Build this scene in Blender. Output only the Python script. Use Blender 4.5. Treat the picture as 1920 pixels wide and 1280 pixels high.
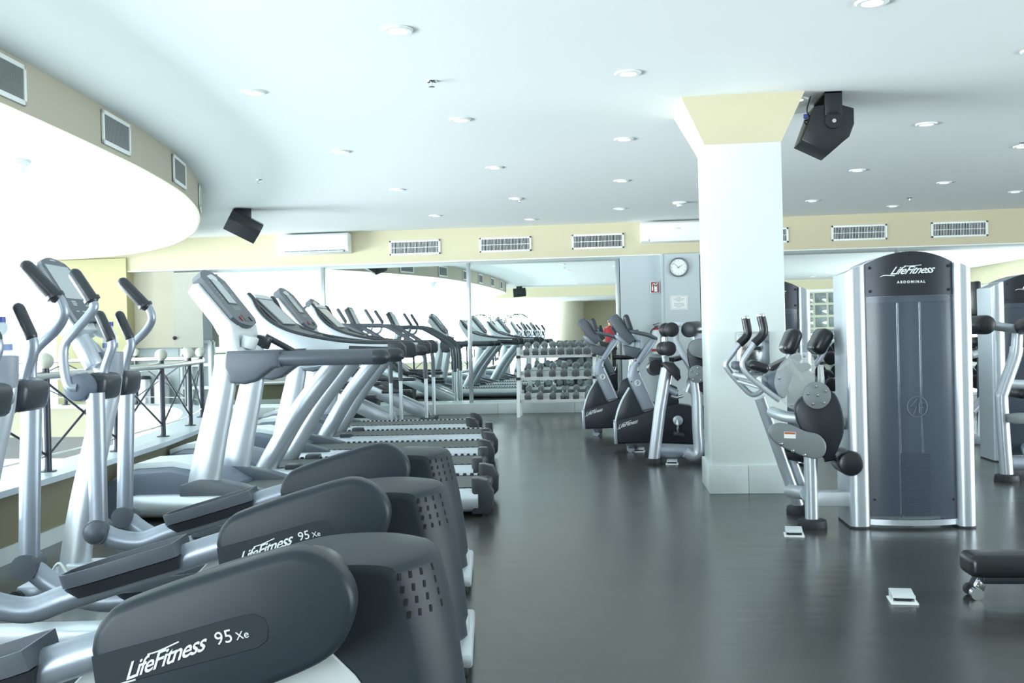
import bpy, bmesh, math, random
from mathutils import Vector, Matrix, Euler
random.seed(7)
C = bpy.context.scene.collection
for o in list(bpy.data.objects): bpy.data.objects.remove(o)
PI = math.pi

# ---------------------------------------------------------------- camera
f, psi, roll, pit = 1867.0, math.radians(5.75), 0.024, -math.atan(7.5/1867)
Fv = Vector((-math.sin(psi)*math.cos(pit), math.cos(psi)*math.cos(pit), math.sin(pit)))
Rv = Vector((math.cos(psi), math.sin(psi), 0)); Uv = Rv.cross(Fv)
Rr = Rv*math.cos(roll) - Uv*math.sin(roll); Ur = Uv*math.cos(roll) + Rv*math.sin(roll)
cd = bpy.data.cameras.new('camera'); cam = bpy.data.objects.new('camera', cd); C.objects.link(cam)
M3 = Matrix((Rr, Ur, -Fv)).transposed()
cam.matrix_world = Matrix.Translation((0, 0, 1.15)) @ M3.to_4x4()
cd.sensor_width = 36; cd.lens = 36*f/1920; cd.clip_start = 0.05; cd.clip_end = 300
bpy.context.scene.camera = cam

# ---------------------------------------------------------------- world, light, exposure
w = bpy.data.worlds.new('sky'); bpy.context.scene.world = w; w.use_nodes = True
bg = w.node_tree.nodes['Background']; bg.inputs[0].default_value = (0.80, 0.95, 1.0, 1); bg.inputs[1].default_value = 2.8
vs = bpy.context.scene.view_settings
vs.view_transform = 'Standard'; vs.look = 'None'; vs.gamma = 1; vs.use_curve_mapping = False; vs.exposure = 0.0

def area(name, loc, target, sx, sy, power, col=(0.86, 0.96, 1.0)):
    l = bpy.data.lights.new(name, 'AREA'); l.shape = 'RECTANGLE'; l.size = sx; l.size_y = sy; l.energy = power; l.color = col
    o = bpy.data.objects.new(name, l); C.objects.link(o); o.location = loc
    d = Vector(target) - Vector(loc); o.rotation_euler = d.to_track_quat('-Z', 'Y').to_euler(); return o
area('atrium_daylight', (-12.7, 5.5, 0.6), (0, 6.5, 1.6), 14, 3.6, 480)
area('outdoor_ground_bounce', (-30, 5.5, -4.0), (2, 6.5, 2.8), 24, 6, 26000)
area('rear_window_daylight', (-7.4, -8.4, 1.35), (2.5, 6, 2.4), 9, 2.2, 1650)
area('right_ceiling_fill', (10.3, 5.5, 1.1), (2, 6, 2.6), 11, 1.5, 1000)  # added fill to brighten the ceiling at right; this wall has no window

# ---------------------------------------------------------------- materials
def mat(name, col, rough=0.5, metal=0.0, bump=0.0, bscale=40, var=0.0, vscale=6, emit=0.0, alpha=1.0, coat=0.0, trans=0.0, stretch=None, spec=None):
    m = bpy.data.materials.new(name); m.use_nodes = True; nt = m.node_tree; b = nt.nodes['Principled BSDF']
    b.inputs['Base Color'].default_value = (*col, 1); b.inputs['Roughness'].default_value = rough; b.inputs['Metallic'].default_value = metal
    b.inputs['Coat Weight'].default_value = coat; b.inputs['Alpha'].default_value = alpha; b.inputs['Transmission Weight'].default_value = trans
    if spec is not None: b.inputs['Specular IOR Level'].default_value = spec
    if emit: b.inputs['Emission Color'].default_value = (*col, 1); b.inputs['Emission Strength'].default_value = emit
    tc = nt.nodes.new('ShaderNodeTexCoord'); mp = nt.nodes.new('ShaderNodeMapping'); nt.links.new(tc.outputs['Object'], mp.inputs[0])
    if stretch: mp.inputs['Scale'].default_value = stretch
    if var:
        n = nt.nodes.new('ShaderNodeTexNoise'); n.inputs['Scale'].default_value = vscale; n.inputs['Detail'].default_value = 6
        nt.links.new(mp.outputs[0], n.inputs['Vector'])
        mx = nt.nodes.new('ShaderNodeMix'); mx.data_type = 'RGBA'; nt.links.new(n.outputs['Fac'], mx.inputs[0])
        mx.inputs[6].default_value = (*[c*(1-var) for c in col], 1); mx.inputs[7].default_value = (*[min(1, c*(1+var)) for c in col], 1)
        nt.links.new(mx.outputs[2], b.inputs['Base Color'])
    if bump:
        n = nt.nodes.new('ShaderNodeTexNoise'); n.inputs['Scale'].default_value = bscale; n.inputs['Detail'].default_value = 4
        nt.links.new(mp.outputs[0], n.inputs['Vector'])
        bp = nt.nodes.new('ShaderNodeBump'); bp.inputs['Strength'].default_value = bump; bp.inputs['Distance'].default_value = 0.02
        nt.links.new(n.outputs['Fac'], bp.inputs['Height']); nt.links.new(bp.outputs[0], b.inputs['Normal'])
    return m
M = dict(
 ceil=mat('ceiling_paint', (0.86, 0.90, 0.90), 0.75, bump=0.08, bscale=3),
 white=mat('white_paint', (0.86, 0.90, 0.89), 0.5, var=0.02),
 pillar=mat('pillar_paint', (0.70, 0.77, 0.755), 0.28, bump=0.03, bscale=2),
 beige=mat('beige_paint', (0.60, 0.55, 0.38), 0.7, var=0.05, vscale=1.5),
 fascia=mat('fascia_paint', (0.50, 0.47, 0.37), 0.7, var=0.05, vscale=1.5),
 beige_darkened=mat('beige_paint_darkened', (0.47, 0.44, 0.24), 0.7, var=0.06, vscale=2),  # the band's beige, darkened in the colour to offset strong atrium light
 olive=mat('kerb_paint', (0.20, 0.19, 0.12), 0.6, var=0.1, vscale=2),
 greywall=mat('grey_wall_paint', (0.50, 0.57, 0.59), 0.6, var=0.03, vscale=1),
 blind=mat('blind_fabric', (0.42, 0.42, 0.36), 0.8, var=0.03),
 marble=mat('marble', (0.60, 0.66, 0.66), 0.35, var=0.16, vscale=5),
 stone=mat('kerb_stone', (0.50, 0.57, 0.62), 0.3, var=0.06, vscale=6),
 silver=mat('silver_paint', (0.52, 0.57, 0.62), 0.32, 0.55),
 lsilver=mat('light_silver_paint', (0.62, 0.68, 0.73), 0.36, 0.55),
 tube=mat('arm_silver', (0.36, 0.41, 0.48), 0.36, 0.45),
 chrome=mat('chrome', (0.75, 0.78, 0.80), 0.12, 1.0),
 brushed=mat('brushed_steel', (0.55, 0.58, 0.60), 0.28, 1.0, bump=0.1, bscale=20, stretch=(1, 1, 30)),
 char=mat('charcoal_plastic', (0.035, 0.043, 0.052), 0.34, bump=0.05, bscale=300),
 hood=mat('hood_plastic', (0.028, 0.038, 0.048), 0.48, spec=0.28, bump=0.02, bscale=6),
 cover=mat('cover_plastic', (0.024, 0.034, 0.045), 0.42, spec=0.3),
 slot=mat('recess_plastic', (0.022, 0.030, 0.038), 0.5, spec=0.25),
 mid=mat('mid_grey_plastic', (0.095, 0.112, 0.135), 0.42),
 pale=mat('pale_grey_plastic', (0.66, 0.72, 0.74), 0.42),
 blueg=mat('blue_grey_plastic', (0.12, 0.15, 0.20), 0.45),
 black=mat('black_vinyl', (0.012, 0.014, 0.017), 0.32, bump=0.05, bscale=60),
 rubber=mat('black_rubber', (0.02, 0.023, 0.027), 0.6, bump=0.15, bscale=150),
 belt=mat('running_belt', (0.11, 0.125, 0.12), 0.6, bump=0.2, bscale=200),
 screen=mat('console_screen', (0.42, 0.47, 0.50), 0.15),
 lcd=mat('lcd_screen', (0.55, 0.58, 0.38), 0.25),
 letter=mat('silver_lettering', (0.80, 0.84, 0.86), 0.4),
 button=mat('button_print', (0.50, 0.55, 0.60), 0.5),
 red=mat('red_plastic', (0.35, 0.02, 0.02), 0.4),
 orange=mat('orange_print', (0.45, 0.10, 0.03), 0.5),
 paper=mat('paper', (0.80, 0.82, 0.80), 0.7),
 ink=mat('ink', (0.12, 0.13, 0.14), 0.7),
 bottle=mat('clear_plastic', (0.75, 0.85, 0.92), 0.08, alpha=0.45),
 cap=mat('blue_cap', (0.05, 0.08, 0.35), 0.4),
 lens=mat('lens_cover', (0.75, 0.80, 0.80), 0.2, alpha=0.28),
 smoke=mat('smoked_shield', (0.09, 0.115, 0.15), 0.2, alpha=0.50),
 plate=mat('grey_plate', (0.20, 0.225, 0.235), 0.45, 0.2),
 iron=mat('dark_iron', (0.03, 0.035, 0.045), 0.35, 0.5),
 steelrail=mat('steel_rail', (0.62, 0.62, 0.58), 0.2, 0.9),
 globe=mat('stone_globe', (0.42, 0.43, 0.36), 0.5, var=0.2, vscale=30),
 glassb=mat('glass_block', (0.20, 0.24, 0.24), 0.10, var=0.6, vscale=2.5, coat=0.6),
 grout=mat('block_grout', (0.60, 0.62, 0.50), 0.7),
 dark=mat('dark_void', (0.01, 0.011, 0.012), 0.9),
 lamp=mat('lamp_glow', (0.95, 1.0, 0.98), 0.5, emit=4.0),
 skin=mat('skin', (0.45, 0.24, 0.16), 0.5), hair=mat('hair', (0.01, 0.008, 0.007), 0.5),
 shirt=mat('red_cloth', (0.35, 0.02, 0.03), 0.8), trousers=mat('dark_cloth', (0.02, 0.02, 0.025), 0.8),
 leaf=mat('palm_leaf', (0.06, 0.14, 0.06), 0.5), pot=mat('clay_pot', (0.3, 0.3, 0.28), 0.6),
 cupg=mat('cup_plastic', (0.30, 0.34, 0.39), 0.4), weight=mat('dumbbell_head', (0.26, 0.28, 0.29), 0.38, 0.6),
 louvre=mat('louvre_grey', (0.30, 0.32, 0.31), 0.5),
 blab=mat('bottle_label', (0.22, 0.32, 0.55), 0.5),
 outer=mat('atrium_floor_stone', (0.85, 0.88, 0.88), 0.5),
 ring=mat('clock_face', (0.85, 0.88, 0.86), 0.4),
)
# mirror
mm = bpy.data.materials.new('mirror_glass'); mm.use_nodes = True
b = mm.node_tree.nodes['Principled BSDF']; b.inputs['Base Color'].default_value = (0.86, 0.92, 0.90, 1); b.inputs['Metallic'].default_value = 1; b.inputs['Roughness'].default_value = 0.0
M['mirror'] = mm
# floor: dark sealed floor, slightly wavy
fm = bpy.data.materials.new('sealed_floor'); fm.use_nodes = True; nt = fm.node_tree; b = nt.nodes['Principled BSDF']
tc = nt.nodes.new('ShaderNodeTexCoord'); mp = nt.nodes.new('ShaderNodeMapping'); nt.links.new(tc.outputs['Object'], mp.inputs[0]); mp.inputs['Scale'].default_value = (1, 2.2, 1)
n1 = nt.nodes.new('ShaderNodeTexNoise'); n1.inputs['Scale'].default_value = 1.1; n1.inputs['Detail'].default_value = 8; nt.links.new(mp.outputs[0], n1.inputs[0])
cr = nt.nodes.new('ShaderNodeValToRGB'); cr.color_ramp.elements[0].position = 0.3; cr.color_ramp.elements[0].color = (0.040, 0.044, 0.042, 1)
cr.color_ramp.elements[1].position = 0.75; cr.color_ramp.elements[1].color = (0.066, 0.068, 0.060, 1)
nt.links.new(n1.outputs['Fac'], cr.inputs[0]); nt.links.new(cr.outputs[0], b.inputs['Base Color'])
n2 = nt.nodes.new('ShaderNodeTexNoise'); n2.inputs['Scale'].default_value = 5; n2.inputs['Detail'].default_value = 0.5; nt.links.new(mp.outputs[0], n2.inputs[0])
bp = nt.nodes.new('ShaderNodeBump'); bp.inputs['Strength'].default_value = 0.30; bp.inputs['Distance'].default_value = 0.004
nt.links.new(n2.outputs['Fac'], bp.inputs['Height']); nt.links.new(bp.outputs[0], b.inputs['Normal'])
mr = nt.nodes.new('ShaderNodeMapRange'); mr.inputs[3].default_value = 0.18; mr.inputs[4].default_value = 0.30; nt.links.new(n1.outputs['Fac'], mr.inputs[0]); nt.links.new(mr.outputs[0], b.inputs['Roughness'])
b.inputs['Specular IOR Level'].default_value = 0.6
M['floor'] = fm

# ---------------------------------------------------------------- mesh building
def spline(pts, n=6):
    P = [Vector(p) for p in pts]
    if len(P) < 3 or n <= 1: return P
    out = []
    for i in range(len(P)-1):
        p0 = P[i-1] if i else P[0]*2-P[1]; p1, p2 = P[i], P[i+1]; p3 = P[i+2] if i+2 < len(P) else P[-1]*2-P[-2]
        for k in range(n):
            t = k/n
            out.append(0.5*((2*p1)+(p2-p0)*t+(2*p0-5*p1+4*p2-p3)*t*t+(3*p1-p0-3*p2+p3)*t**3))
    out.append(P[-1]); return out

class MB:
    def __init__(s): s.bm = bmesh.new()
    def _bev(s, es, r, seg=2):
        if r > 0: bmesh.ops.bevel(s.bm, geom=es, offset=r, segments=seg, profile=0.5, affect='EDGES', clamp_overlap=True)
    def box(s, x0, x1, y0, y1, z0, z1, r=0, seg=2):
        return s.rbox(((x0+x1)/2, (y0+y1)/2, (z0+z1)/2), (abs(x1-x0), abs(y1-y0), abs(z1-z0)), None, r, seg)
    def rbox(s, c, size, rot=None, r=0, seg=2):
        g = bmesh.ops.create_cube(s.bm, size=1)['verts']
        for v in g: v.co = Vector((v.co.x*size[0], v.co.y*size[1], v.co.z*size[2]))
        es = list({e for v in g for e in v.link_edges}); 
        nv = set(g)
        if r > 0:
            res = bmesh.ops.bevel(s.bm, geom=es, offset=min(r, min(size)*0.49), segments=seg, profile=0.5, affect='EDGES', clamp_overlap=True)
            nv = {v for v in nv if v.is_valid} | {v for f_ in res['faces'] for v in f_.verts} | set(res['verts'])
            for v in list(nv):
                for f_ in v.link_faces: nv |= set(f_.verts)
        R = Euler(rot).to_matrix() if rot else Matrix.Identity(3)
        for v in nv: v.co = R @ v.co + Vector(c)
        return s
    def prism(s, poly, ax, a, b, r=0, seg=2, holes=None):
        # poly in the two other axes in order (x,y,z minus ax)
        def mk(p, h):
            if ax == 'y': return Vector((p[0], h, p[1]))
            if ax == 'z': return Vector((p[0], p[1], h))
            return Vector((h, p[0], p[1]))
        A = [s.bm.verts.new(mk(p, a)) for p in poly]; B = [s.bm.verts.new(mk(p, b)) for p in poly]
        fa = s.bm.faces.new(A); fb = s.bm.faces.new(list(reversed(B))); n = len(poly); sd = []
        for i in range(n): sd.append(s.bm.faces.new([A[(i+1) % n], A[i], B[i], B[(i+1) % n]]))
        bmesh.ops.recalc_face_normals(s.bm, faces=[fa, fb]+sd)
        if r > 0: s._bev(list(fa.edges)+list(fb.edges), r, seg)
        return s
    def loft(s, rings, cap=True, closed=True):
        R = [[s.bm.verts.new(Vector(p)) for p in ring] for ring in rings]; fs = []
        n = len(R[0])
        for i in range(len(R)-1):
            for j in range(n if closed else n-1):
                fs.append(s.bm.faces.new([R[i][j], R[i][(j+1) % n], R[i+1][(j+1) % n], R[i+1][j]]))
        if cap and closed: fs.append(s.bm.faces.new(list(reversed(R[0])))); fs.append(s.bm.faces.new(R[-1]))
        bmesh.ops.recalc_face_normals(s.bm, faces=fs); return s
    def tube(s, pts, r, seg=14, n=6, r2=None, rs=None, up=None, endround=False):
        # r: radius in frame normal 1, r2: radius along frame normal 2
        P = spline(pts, n) if n > 1 else [Vector(p) for p in pts]
        m = len(P); rings = []; r2 = r2 or r
        T = [(P[min(i+1, m-1)]-P[max(i-1, 0)]).normalized() for i in range(m)]
        u = Vector(up) if up else (Vector((0, 1, 0)) if abs(T[0].y) < 0.9 else Vector((1, 0, 0)))
        for i in range(m):
            k = 1.0
            if rs:
                t = i/(m-1)*(len(rs)-1); a = int(min(t, len(rs)-2)); k = rs[a]+(rs[a+1]-rs[a])*(t-a)
            u = (u-T[i]*u.dot(T[i])).normalized(); v = T[i].cross(u)
            rings.append([P[i]+u*(math.cos(q)*r*k)+v*(math.sin(q)*r2*k) for q in [2*PI*j/seg for j in range(seg)]])
        if endround:
            for end in (0, 1):
                c = P[0] if end == 0 else P[-1]; d = -T[0] if end == 0 else T[-1]; base = rings[0] if end == 0 else rings[-1]; ex = []
                for a in (30, 60, 82):
                    ca, sa = math.cos(math.radians(a)), math.sin(math.radians(a))
                    ex.append([c+(p-c)*ca+d*min(r, r2)*sa for p in base])
                rings = list(reversed(ex))+rings if end == 0 else rings+ex
        return s.loft(rings)
    def cyl(s, a, b, r, r2=None, seg=24, bev=0):
        a, b = Vector(a), Vector(b); r2 = r if r2 is None else r2; d = (b-a)
        L = d.length; d = d.normalized()
        u = Vector((0, 0, 1)) if abs(d.z) < 0.9 else Vector((1, 0, 0)); u = (u-d*u.dot(d)).normalized(); v = d.cross(u)
        def ring(c, q): return [c+u*math.cos(t)*q+v*math.sin(t)*q for t in [2*PI*j/seg for j in range(seg)]]
        if bev: R = [ring(a, r-bev), ring(a+d*bev*0.3, r-bev*0.3), ring(a+d*bev, r), ring(b-d*bev, r2), ring(b-d*bev*0.3, r2-bev*0.3), ring(b, r2-bev)]
        else: R = [ring(a, r), ring(b, r2)]
        return s.loft(R)
    def lathe(s, prof, c, ax='z', seg=28):
        rings = []
        for r, h in prof:
            r = max(r, 1e-4); ring = []
            for j in range(seg):
                t = 2*PI*j/seg; p = (math.cos(t)*r, math.sin(t)*r, h)
                if ax == 'y': p = (p[0], h, p[1])
                if ax == 'x': p = (h, p[0], p[1])
                ring.append(Vector(p)+Vector(c))
            rings.append(ring)
        return s.loft(rings)
    def sphere(s, c, r, sc=(1, 1, 1), rot=None, seg=20):
        g = bmesh.ops.create_uvsphere(s.bm, u_segments=seg, v_segments=max(8, seg//2), radius=r)['verts']
        R = Euler(rot).to_matrix() if rot else Matrix.Identity(3)
        for v in g: v.co = R @ Vector((v.co.x*sc[0], v.co.y*sc[1], v.co.z*sc[2])) + Vector(c)
        return s
    def add(s, me, mtx):
        t = bmesh.new(); t.from_mesh(me); t.transform(mtx); tm = bpy.data.meshes.new('t'); t.to_mesh(tm); s.bm.from_mesh(tm); t.free(); bpy.data.meshes.remove(tm); return s
    def build(s, name, m, parent=None, ang=38, label=None, mod=None):
        me = bpy.data.meshes.new(name)
        if parent is not None:
            bmesh.ops.translate(s.bm, verts=s.bm.verts, vec=-base(parent))
        s.bm.to_mesh(me); s.bm.free()
        for p in me.polygons: p.use_smooth = True
        me.set_sharp_from_angle(angle=math.radians(ang))
        me.materials.append(M[m] if isinstance(m, str) else m)
        o = bpy.data.objects.new(name, me); C.objects.link(o)
        if parent is not None: o.parent = parent
        if label: o['label'] = label
        if mod: mod(o)
        return o
def base(o):
    v = Vector((0, 0, 0))
    while o is not None: v += o.location; o = o.parent
    return v
def tag(o, label, cat, group=None, kind=None):
    o['label'] = label; o['category'] = cat
    if group: o['group'] = group
    if kind: o['kind'] = kind
    return o
def thing(name, loc, label, cat, group=None):
    o = bpy.data.objects.new(name, None); C.objects.link(o); o.location = loc; o.empty_display_size = 0.1
    return tag(o, label, cat, group)
def struct(o): o['kind'] = 'structure'; return o
def copy_tree(o, parent=None):
    c = o.copy(); C.objects.link(c)
    if parent is not None: c.parent = parent
    for ch in list(o.children): copy_tree(ch, c)
    return c
def dup(o, loc, label, rz=None, group=None):
    c = copy_tree(o); c.location = loc; c['label'] = label
    if rz is not None: c.rotation_euler.z = rz
    if group: c['group'] = group
    return c
def text_mesh(txt, size, shear=0.0, ext=0.0015, spacing=1.0, offset=0.0, align='CENTER'):
    cu = bpy.data.curves.new('t', 'FONT'); cu.body = txt; cu.size = size; cu.shear = shear; cu.extrude = ext; cu.offset = offset
    cu.space_character = spacing; cu.align_x = align; cu.align_y = 'CENTER'; cu.resolution_u = 3
    o = bpy.data.objects.new('t', cu); C.objects.link(o)
    dg = bpy.context.evaluated_depsgraph_get(); me = bpy.data.meshes.new_from_object(o.evaluated_get(dg))
    bpy.data.objects.remove(o); bpy.data.curves.remove(cu); return me
FRONT = Matrix.Rotation(PI/2, 4, 'X')      # text standing up, read from -Y side
def letter(parent, name, txt, size, loc, tilt=0, shear=0.0, mtl='letter', **k):
    me = text_mesh(txt, size, shear, **k)
    return MB().add(me, Matrix.Translation(loc) @ Matrix.Rotation(-tilt, 4, 'Y') @ FRONT).build(name, mtl, parent)
def script_logo(parent, s, loc, tilt=0, mtl='letter', name='brand_lettering'):
    # brush-script wordmark: slanted letters, long underline swash below the L and a top stroke over F
    T = Matrix.Translation(loc) @ Matrix.Rotation(-tilt, 4, 'Y')
    mb = MB(); mb.add(text_mesh('LifeFitness', s, 0.75, 0.001, 0.92, offset=s*0.010), T @ FRONT)
    def stroke(pts, r):
        mb.tube([T @ Vector(p) for p in pts], r, seg=6, n=4)
    h = s*0.5
    stroke([(-s*2.75, 0, -h*0.95), (-s*2.35, 0, -h*0.72), (-s*1.45, 0, -h*0.86)], s*0.04)
    stroke([(-s*0.55, 0, h*0.86), (0, 0, h*0.8), (s*0.95, 0, h*0.92)], s*0.035)
    return mb.build(name, mtl, parent)
ORD = ['first', 'second', 'third', 'fourth', 'fifth', 'sixth', 'seventh', 'eighth', 'ninth', 'tenth']

# ================================================================ STRUCTURE
curve = [(-8.5, -2.75), (-6.0, -2.7), (-4.6, -2.3), (-3.75, -1.5), (-3.35, -0.4), (-3.22, 1.0), (-3.25, 3.0), (-3.36, 4.9), (-3.44, 5.9), (-3.53, 6.74), (-3.62, 7.45), (-3.8, 8.44), (-4.0, 9.2), (-4.27, 10.0), (-4.7, 11.0)]
def smooth2(pts, n=5): return [(p.x, p.y) for p in spline([(x, y, 0) for x, y in pts], n)]
fcurve = smooth2(curve + [(-5.3, 12.15), (-6.3, 13.5), (-7.6, 14.5), (-9.2, 14.9)])
kcurve = smooth2(curve + [(-5.2, 11.75), (-6.0, 12.25), (-7.2, 12.45), (-12.5, 12.5)])
# floor with the atrium opening
poly = [(10.6, -9.2), (10.6, 15.7), (-13.0, 15.7), (-13.0, 12.5)] + list(reversed(kcurve)) + [(-13.0, -2.75), (-13.0, -9.2)]
struct(MB().prism(poly, 'z', -0.3, 0.0).build('floor', 'floor'))
struct(MB().box(-13.2, 10.8, -9.4, 15.9, 2.83, 3.0).build('ceiling', 'ceil'))
# dropped ceiling over the atrium: fascia band and underside
dp = fcurve + [(-13, 14.9), (-13, -2.75)]
struct(MB().prism(dp, 'z', 2.535, 2.829).build('ceiling_atrium', 'ceil'))
def ribbon(cv, z0, z1, off, th, name, m):
    mb = MB(); n = len(cv); nrm = []
    for i in range(n):
        a, b_ = Vector(cv[max(i-1, 0)]), Vector(cv[min(i+1, n-1)]); t = (b_-a).normalized(); nrm.append(Vector((t.y, -t.x)))
    rings = []
    for i in range(n):
        p = Vector(cv[i]); a = p+nrm[i]*off; b_ = p+nrm[i]*(off+th)
        rings.append([(a.x, a.y, z0), (b_.x, b_.y, z0), (b_.x, b_.y, z1), (a.x, a.y, z1)])
    return mb.loft(rings).build(name, m)
struct(ribbon(fcurve, 2.530, 2.83, 0.0, 0.02, 'trim_1', 'fascia'))
# kerb below the railing
struct(ribbon(kcurve, 0.0, 0.37, -0.18, 0.28, 'trim_2', 'olive'))
struct(ribbon(kcurve, 0.37, 0.405, -0.22, 0.37, 'trim_3', 'stone'))
struct(ribbon(kcurve, 0.0, 0.09, 0.10, 0.015, 'trim_4', 'marble'))
# lower level of the atrium
struct(MB().box(-13.2, -3.0, -2.9, 12.8, -3.4, -3.3).build('floor_lower_level', 'outer'))
struct(MB().box(-3.15, -3.0, -2.9, 12.8, -3.3, -0.3).build('wall_lower_level', 'white'))
# back wall: band, recess, kerb
struct(MB().box(-9.0, 10.6, 15.0, 15.45, 2.34, 2.83).build('wall_back_band', 'beige'))
struct(MB().box(-8.9, 10.6, 15.45, 15.65, 0.0, 2.83).build('wall_back', 'greywall'))
struct(MB().box(-9.0, 10.6, 15.003, 15.449, 2.325, 2.3395).build('trim_5', 'white'))
mb = MB()
x = -6.4
while x < 0.05: mb.box(x+0.002, min(x+1.16, 0.08), 15.0, 15.43, 0.0, 0.155, 0.004); x += 1.162
mb.box(1.36, 10.6, 15.0, 15.43, 0.0, 0.155, 0.004)
struct(mb.build('baseboard_back', 'marble'))
# mirrors
for (a, c_, lab) in [(-6.38, -4.55, 'leftmost frameless wall mirror, washed out white by the daylight'), (-4.53, -2.22, 'wall mirror between the two steel strips behind the treadmills'), (-2.20, 0.085, 'wall mirror behind the white dumbbell rack, left of the grey wall'),
                     (1.45, 4.26, 'wall mirror just right of the pillar, behind the abdominal machine'), (4.28, 7.3, 'wall mirror at the right edge of the photo above the weight machines'), (7.32, 10.4, 'wall mirror beyond the right edge of the photo')]:
    tag(MB().box(a, c_, 15.42, 15.445, 0.155, 2.325).build('wall_mirror', 'mirror'), lab, 'mirror', 'large wall mirrors')
mb = MB()
for x in (-4.54, -2.21, 0.10, 4.27, 7.31): mb.box(x-0.03, x+0.03, 15.385, 15.425, 0.155, 2.335, 0.004)
struct(mb.build('trim_6', 'brushed'))
# grey wall with projecting pier
struct(MB().box(0.14, 0.76, 15.10, 15.45, 0.0, 2.335).build('wall_back_grey', 'greywall'))
struct(MB().box(0.76, 1.31, 14.95, 15.45, 0.0, 2.335).box(0.745, 0.775, 14.94, 15.1, 0, 2.335).build('wall_back_pier', 'greywall'))
struct(MB().box(1.31, 1.45, 15.3, 15.44, 0.0, 2.335).build('wall_back_recess', 'dark'))
# far left walls, blind, windows
struct(MB().box(-8.75, -7.57, 14.96, 15.44, 0.0, 2.54).build('wall_left_far', 'beige_darkened'))
struct(MB().box(-7.57, -6.90, 15.20, 15.44, 1.12, 2.34).build('wall_niche', 'fascia'))
struct(MB().box(-7.57, -6.90, 15.30, 15.44, 0.0, 1.12).build('wall_niche_lower', 'greywall'))
bl = MB().box(-6.88, -6.40, 15.10, 15.115, 1.12, 2.30); bl = bl.build('window_blind', 'blind')
tag(bl, 'pale olive roller blind hanging beside the leftmost wall mirror', 'blind')
MB().cyl((-6.88, 15.107, 1.12), (-6.40, 15.107, 1.12), 0.014).build('bottom_bar', 'blind', bl)
MB().sphere((-6.86, 15.08, 1.27), 0.03).build('pull_knob', 'iron', bl, label='dark pull knob')
def window_grid(name, x0, x1, y, z0, z1, nx, nz, along='x', t=0.05):
    mb = MB()
    for i in range(nx+1):
        x = x0+(x1-x0)*i/nx
        if along == 'x': mb.box(x-t/2, x+t/2, y-t/2, y+t/2, z0, z1)
        else: mb.box(y-t/2, y+t/2, x-t/2, x+t/2, z0, z1)
    for k in range(nz+1):
        z = z0+(z1-z0)*k/nz
        if along == 'x': mb.box(x0, x1, y-t/2*0.9, y+t/2*0.9, z-t/2, z+t/2)
        else: mb.box(y-t/2*0.9, y+t/2*0.9, x0, x1, z-t/2, z+t/2)
    return struct(mb.build(name, 'white'))
window_grid('window_1', -13, -8.75, 15.3, 0, 2.54, 6, 4)
window_grid('window_2', -2.7, 15.2, -13, -3.3, 2.54, 14, 9, 'y')
window_grid('window_3', -6.88, -6.40, 15.35, 0.1, 1.2, 3, 3)
window_grid('window_4', -12.5, -2.3, -8.9, 0, 2.5, 8, 3)
struct(MB().box(-10.4, -10.05, 13.3, 13.65, 0, 2.54).build('wall_column_left', 'greywall'))
# right side and rear
struct(MB().box(10.5, 10.7, -3.0, 15.6, 0, 2.83).build('wall_right', 'white'))
struct(MB().box(10.44, 10.499, -2.2, 15.0, 2.34, 2.83).build('wall_right_band', 'beige'))
struct(MB().box(-3.9, 10.6, -3.2, -2.95, 2.5, 2.83).build('wall_rear_band', 'beige'))
struct(MB().box(-13, 10.6, -9.2, -3.2, 2.5, 2.6).build('ceiling_rear', 'ceil'))
struct(MB().box(-2.3, 4.5, -9.1, -8.9, 0, 2.5).build('wall_rear', 'beige'))
struct(MB().cyl((-1.7, -8.2, 0), (-1.7, -8.2, 2.5), 0.62, seg=40).build('wall_rear_column', 'fascia'))
struct(MB().box(4.5, 10.6, -3.15, -2.96, 2.42, 2.5).build('trim_7', 'white'))
mb = MB(); g = MB().box(4.5, 10.6, -3.10, -2.99, 0, 2.42)
nx, nz = 14, 6; sx, sz = 6.1/nx, 2.42/nz
for i in range(nx):
    for k in range(nz): mb.box(4.5+i*sx+0.04, 4.5+(i+1)*sx-0.04, -3.0, -2.955, k*sz+0.04, (k+1)*sz-0.04, .015)
struct(g.build('wall_glass_block_grout', 'grout')); struct(mb.build('wall_glass_block', 'glassb'))
# pillar
px0, px1, py0, py1 = 0.685, 1.225, 7.22, 7.76
struct(MB().box(px0, px1, py0, py1, 0.19, 2.6, 0.012).build('wall_pillar', 'pillar'))
mb = MB()
mb.box(px0-0.02, 0.94, py0-0.02, py1+0.02, 0, 0.20, 0.004).box(0.942, px1+0.02, py0-0.02, py1+0.02, 0, 0.20, 0.004)
struct(mb.build('baseboard_pillar', 'marble'))
mb = MB(); rings = []
for z, e in ((2.49, 0.0), (2.52, 0.012), (2.83, 0.16)):
    ef = min(e, 0.05)
    rings.append([(px0-e, py0-ef, z), (px1+e, py0-ef, z), (px1+e, py1+e, z), (px0-e, py1+e, z)])
struct(mb.loft(rings).build('trim_8', 'beige'))

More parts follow.
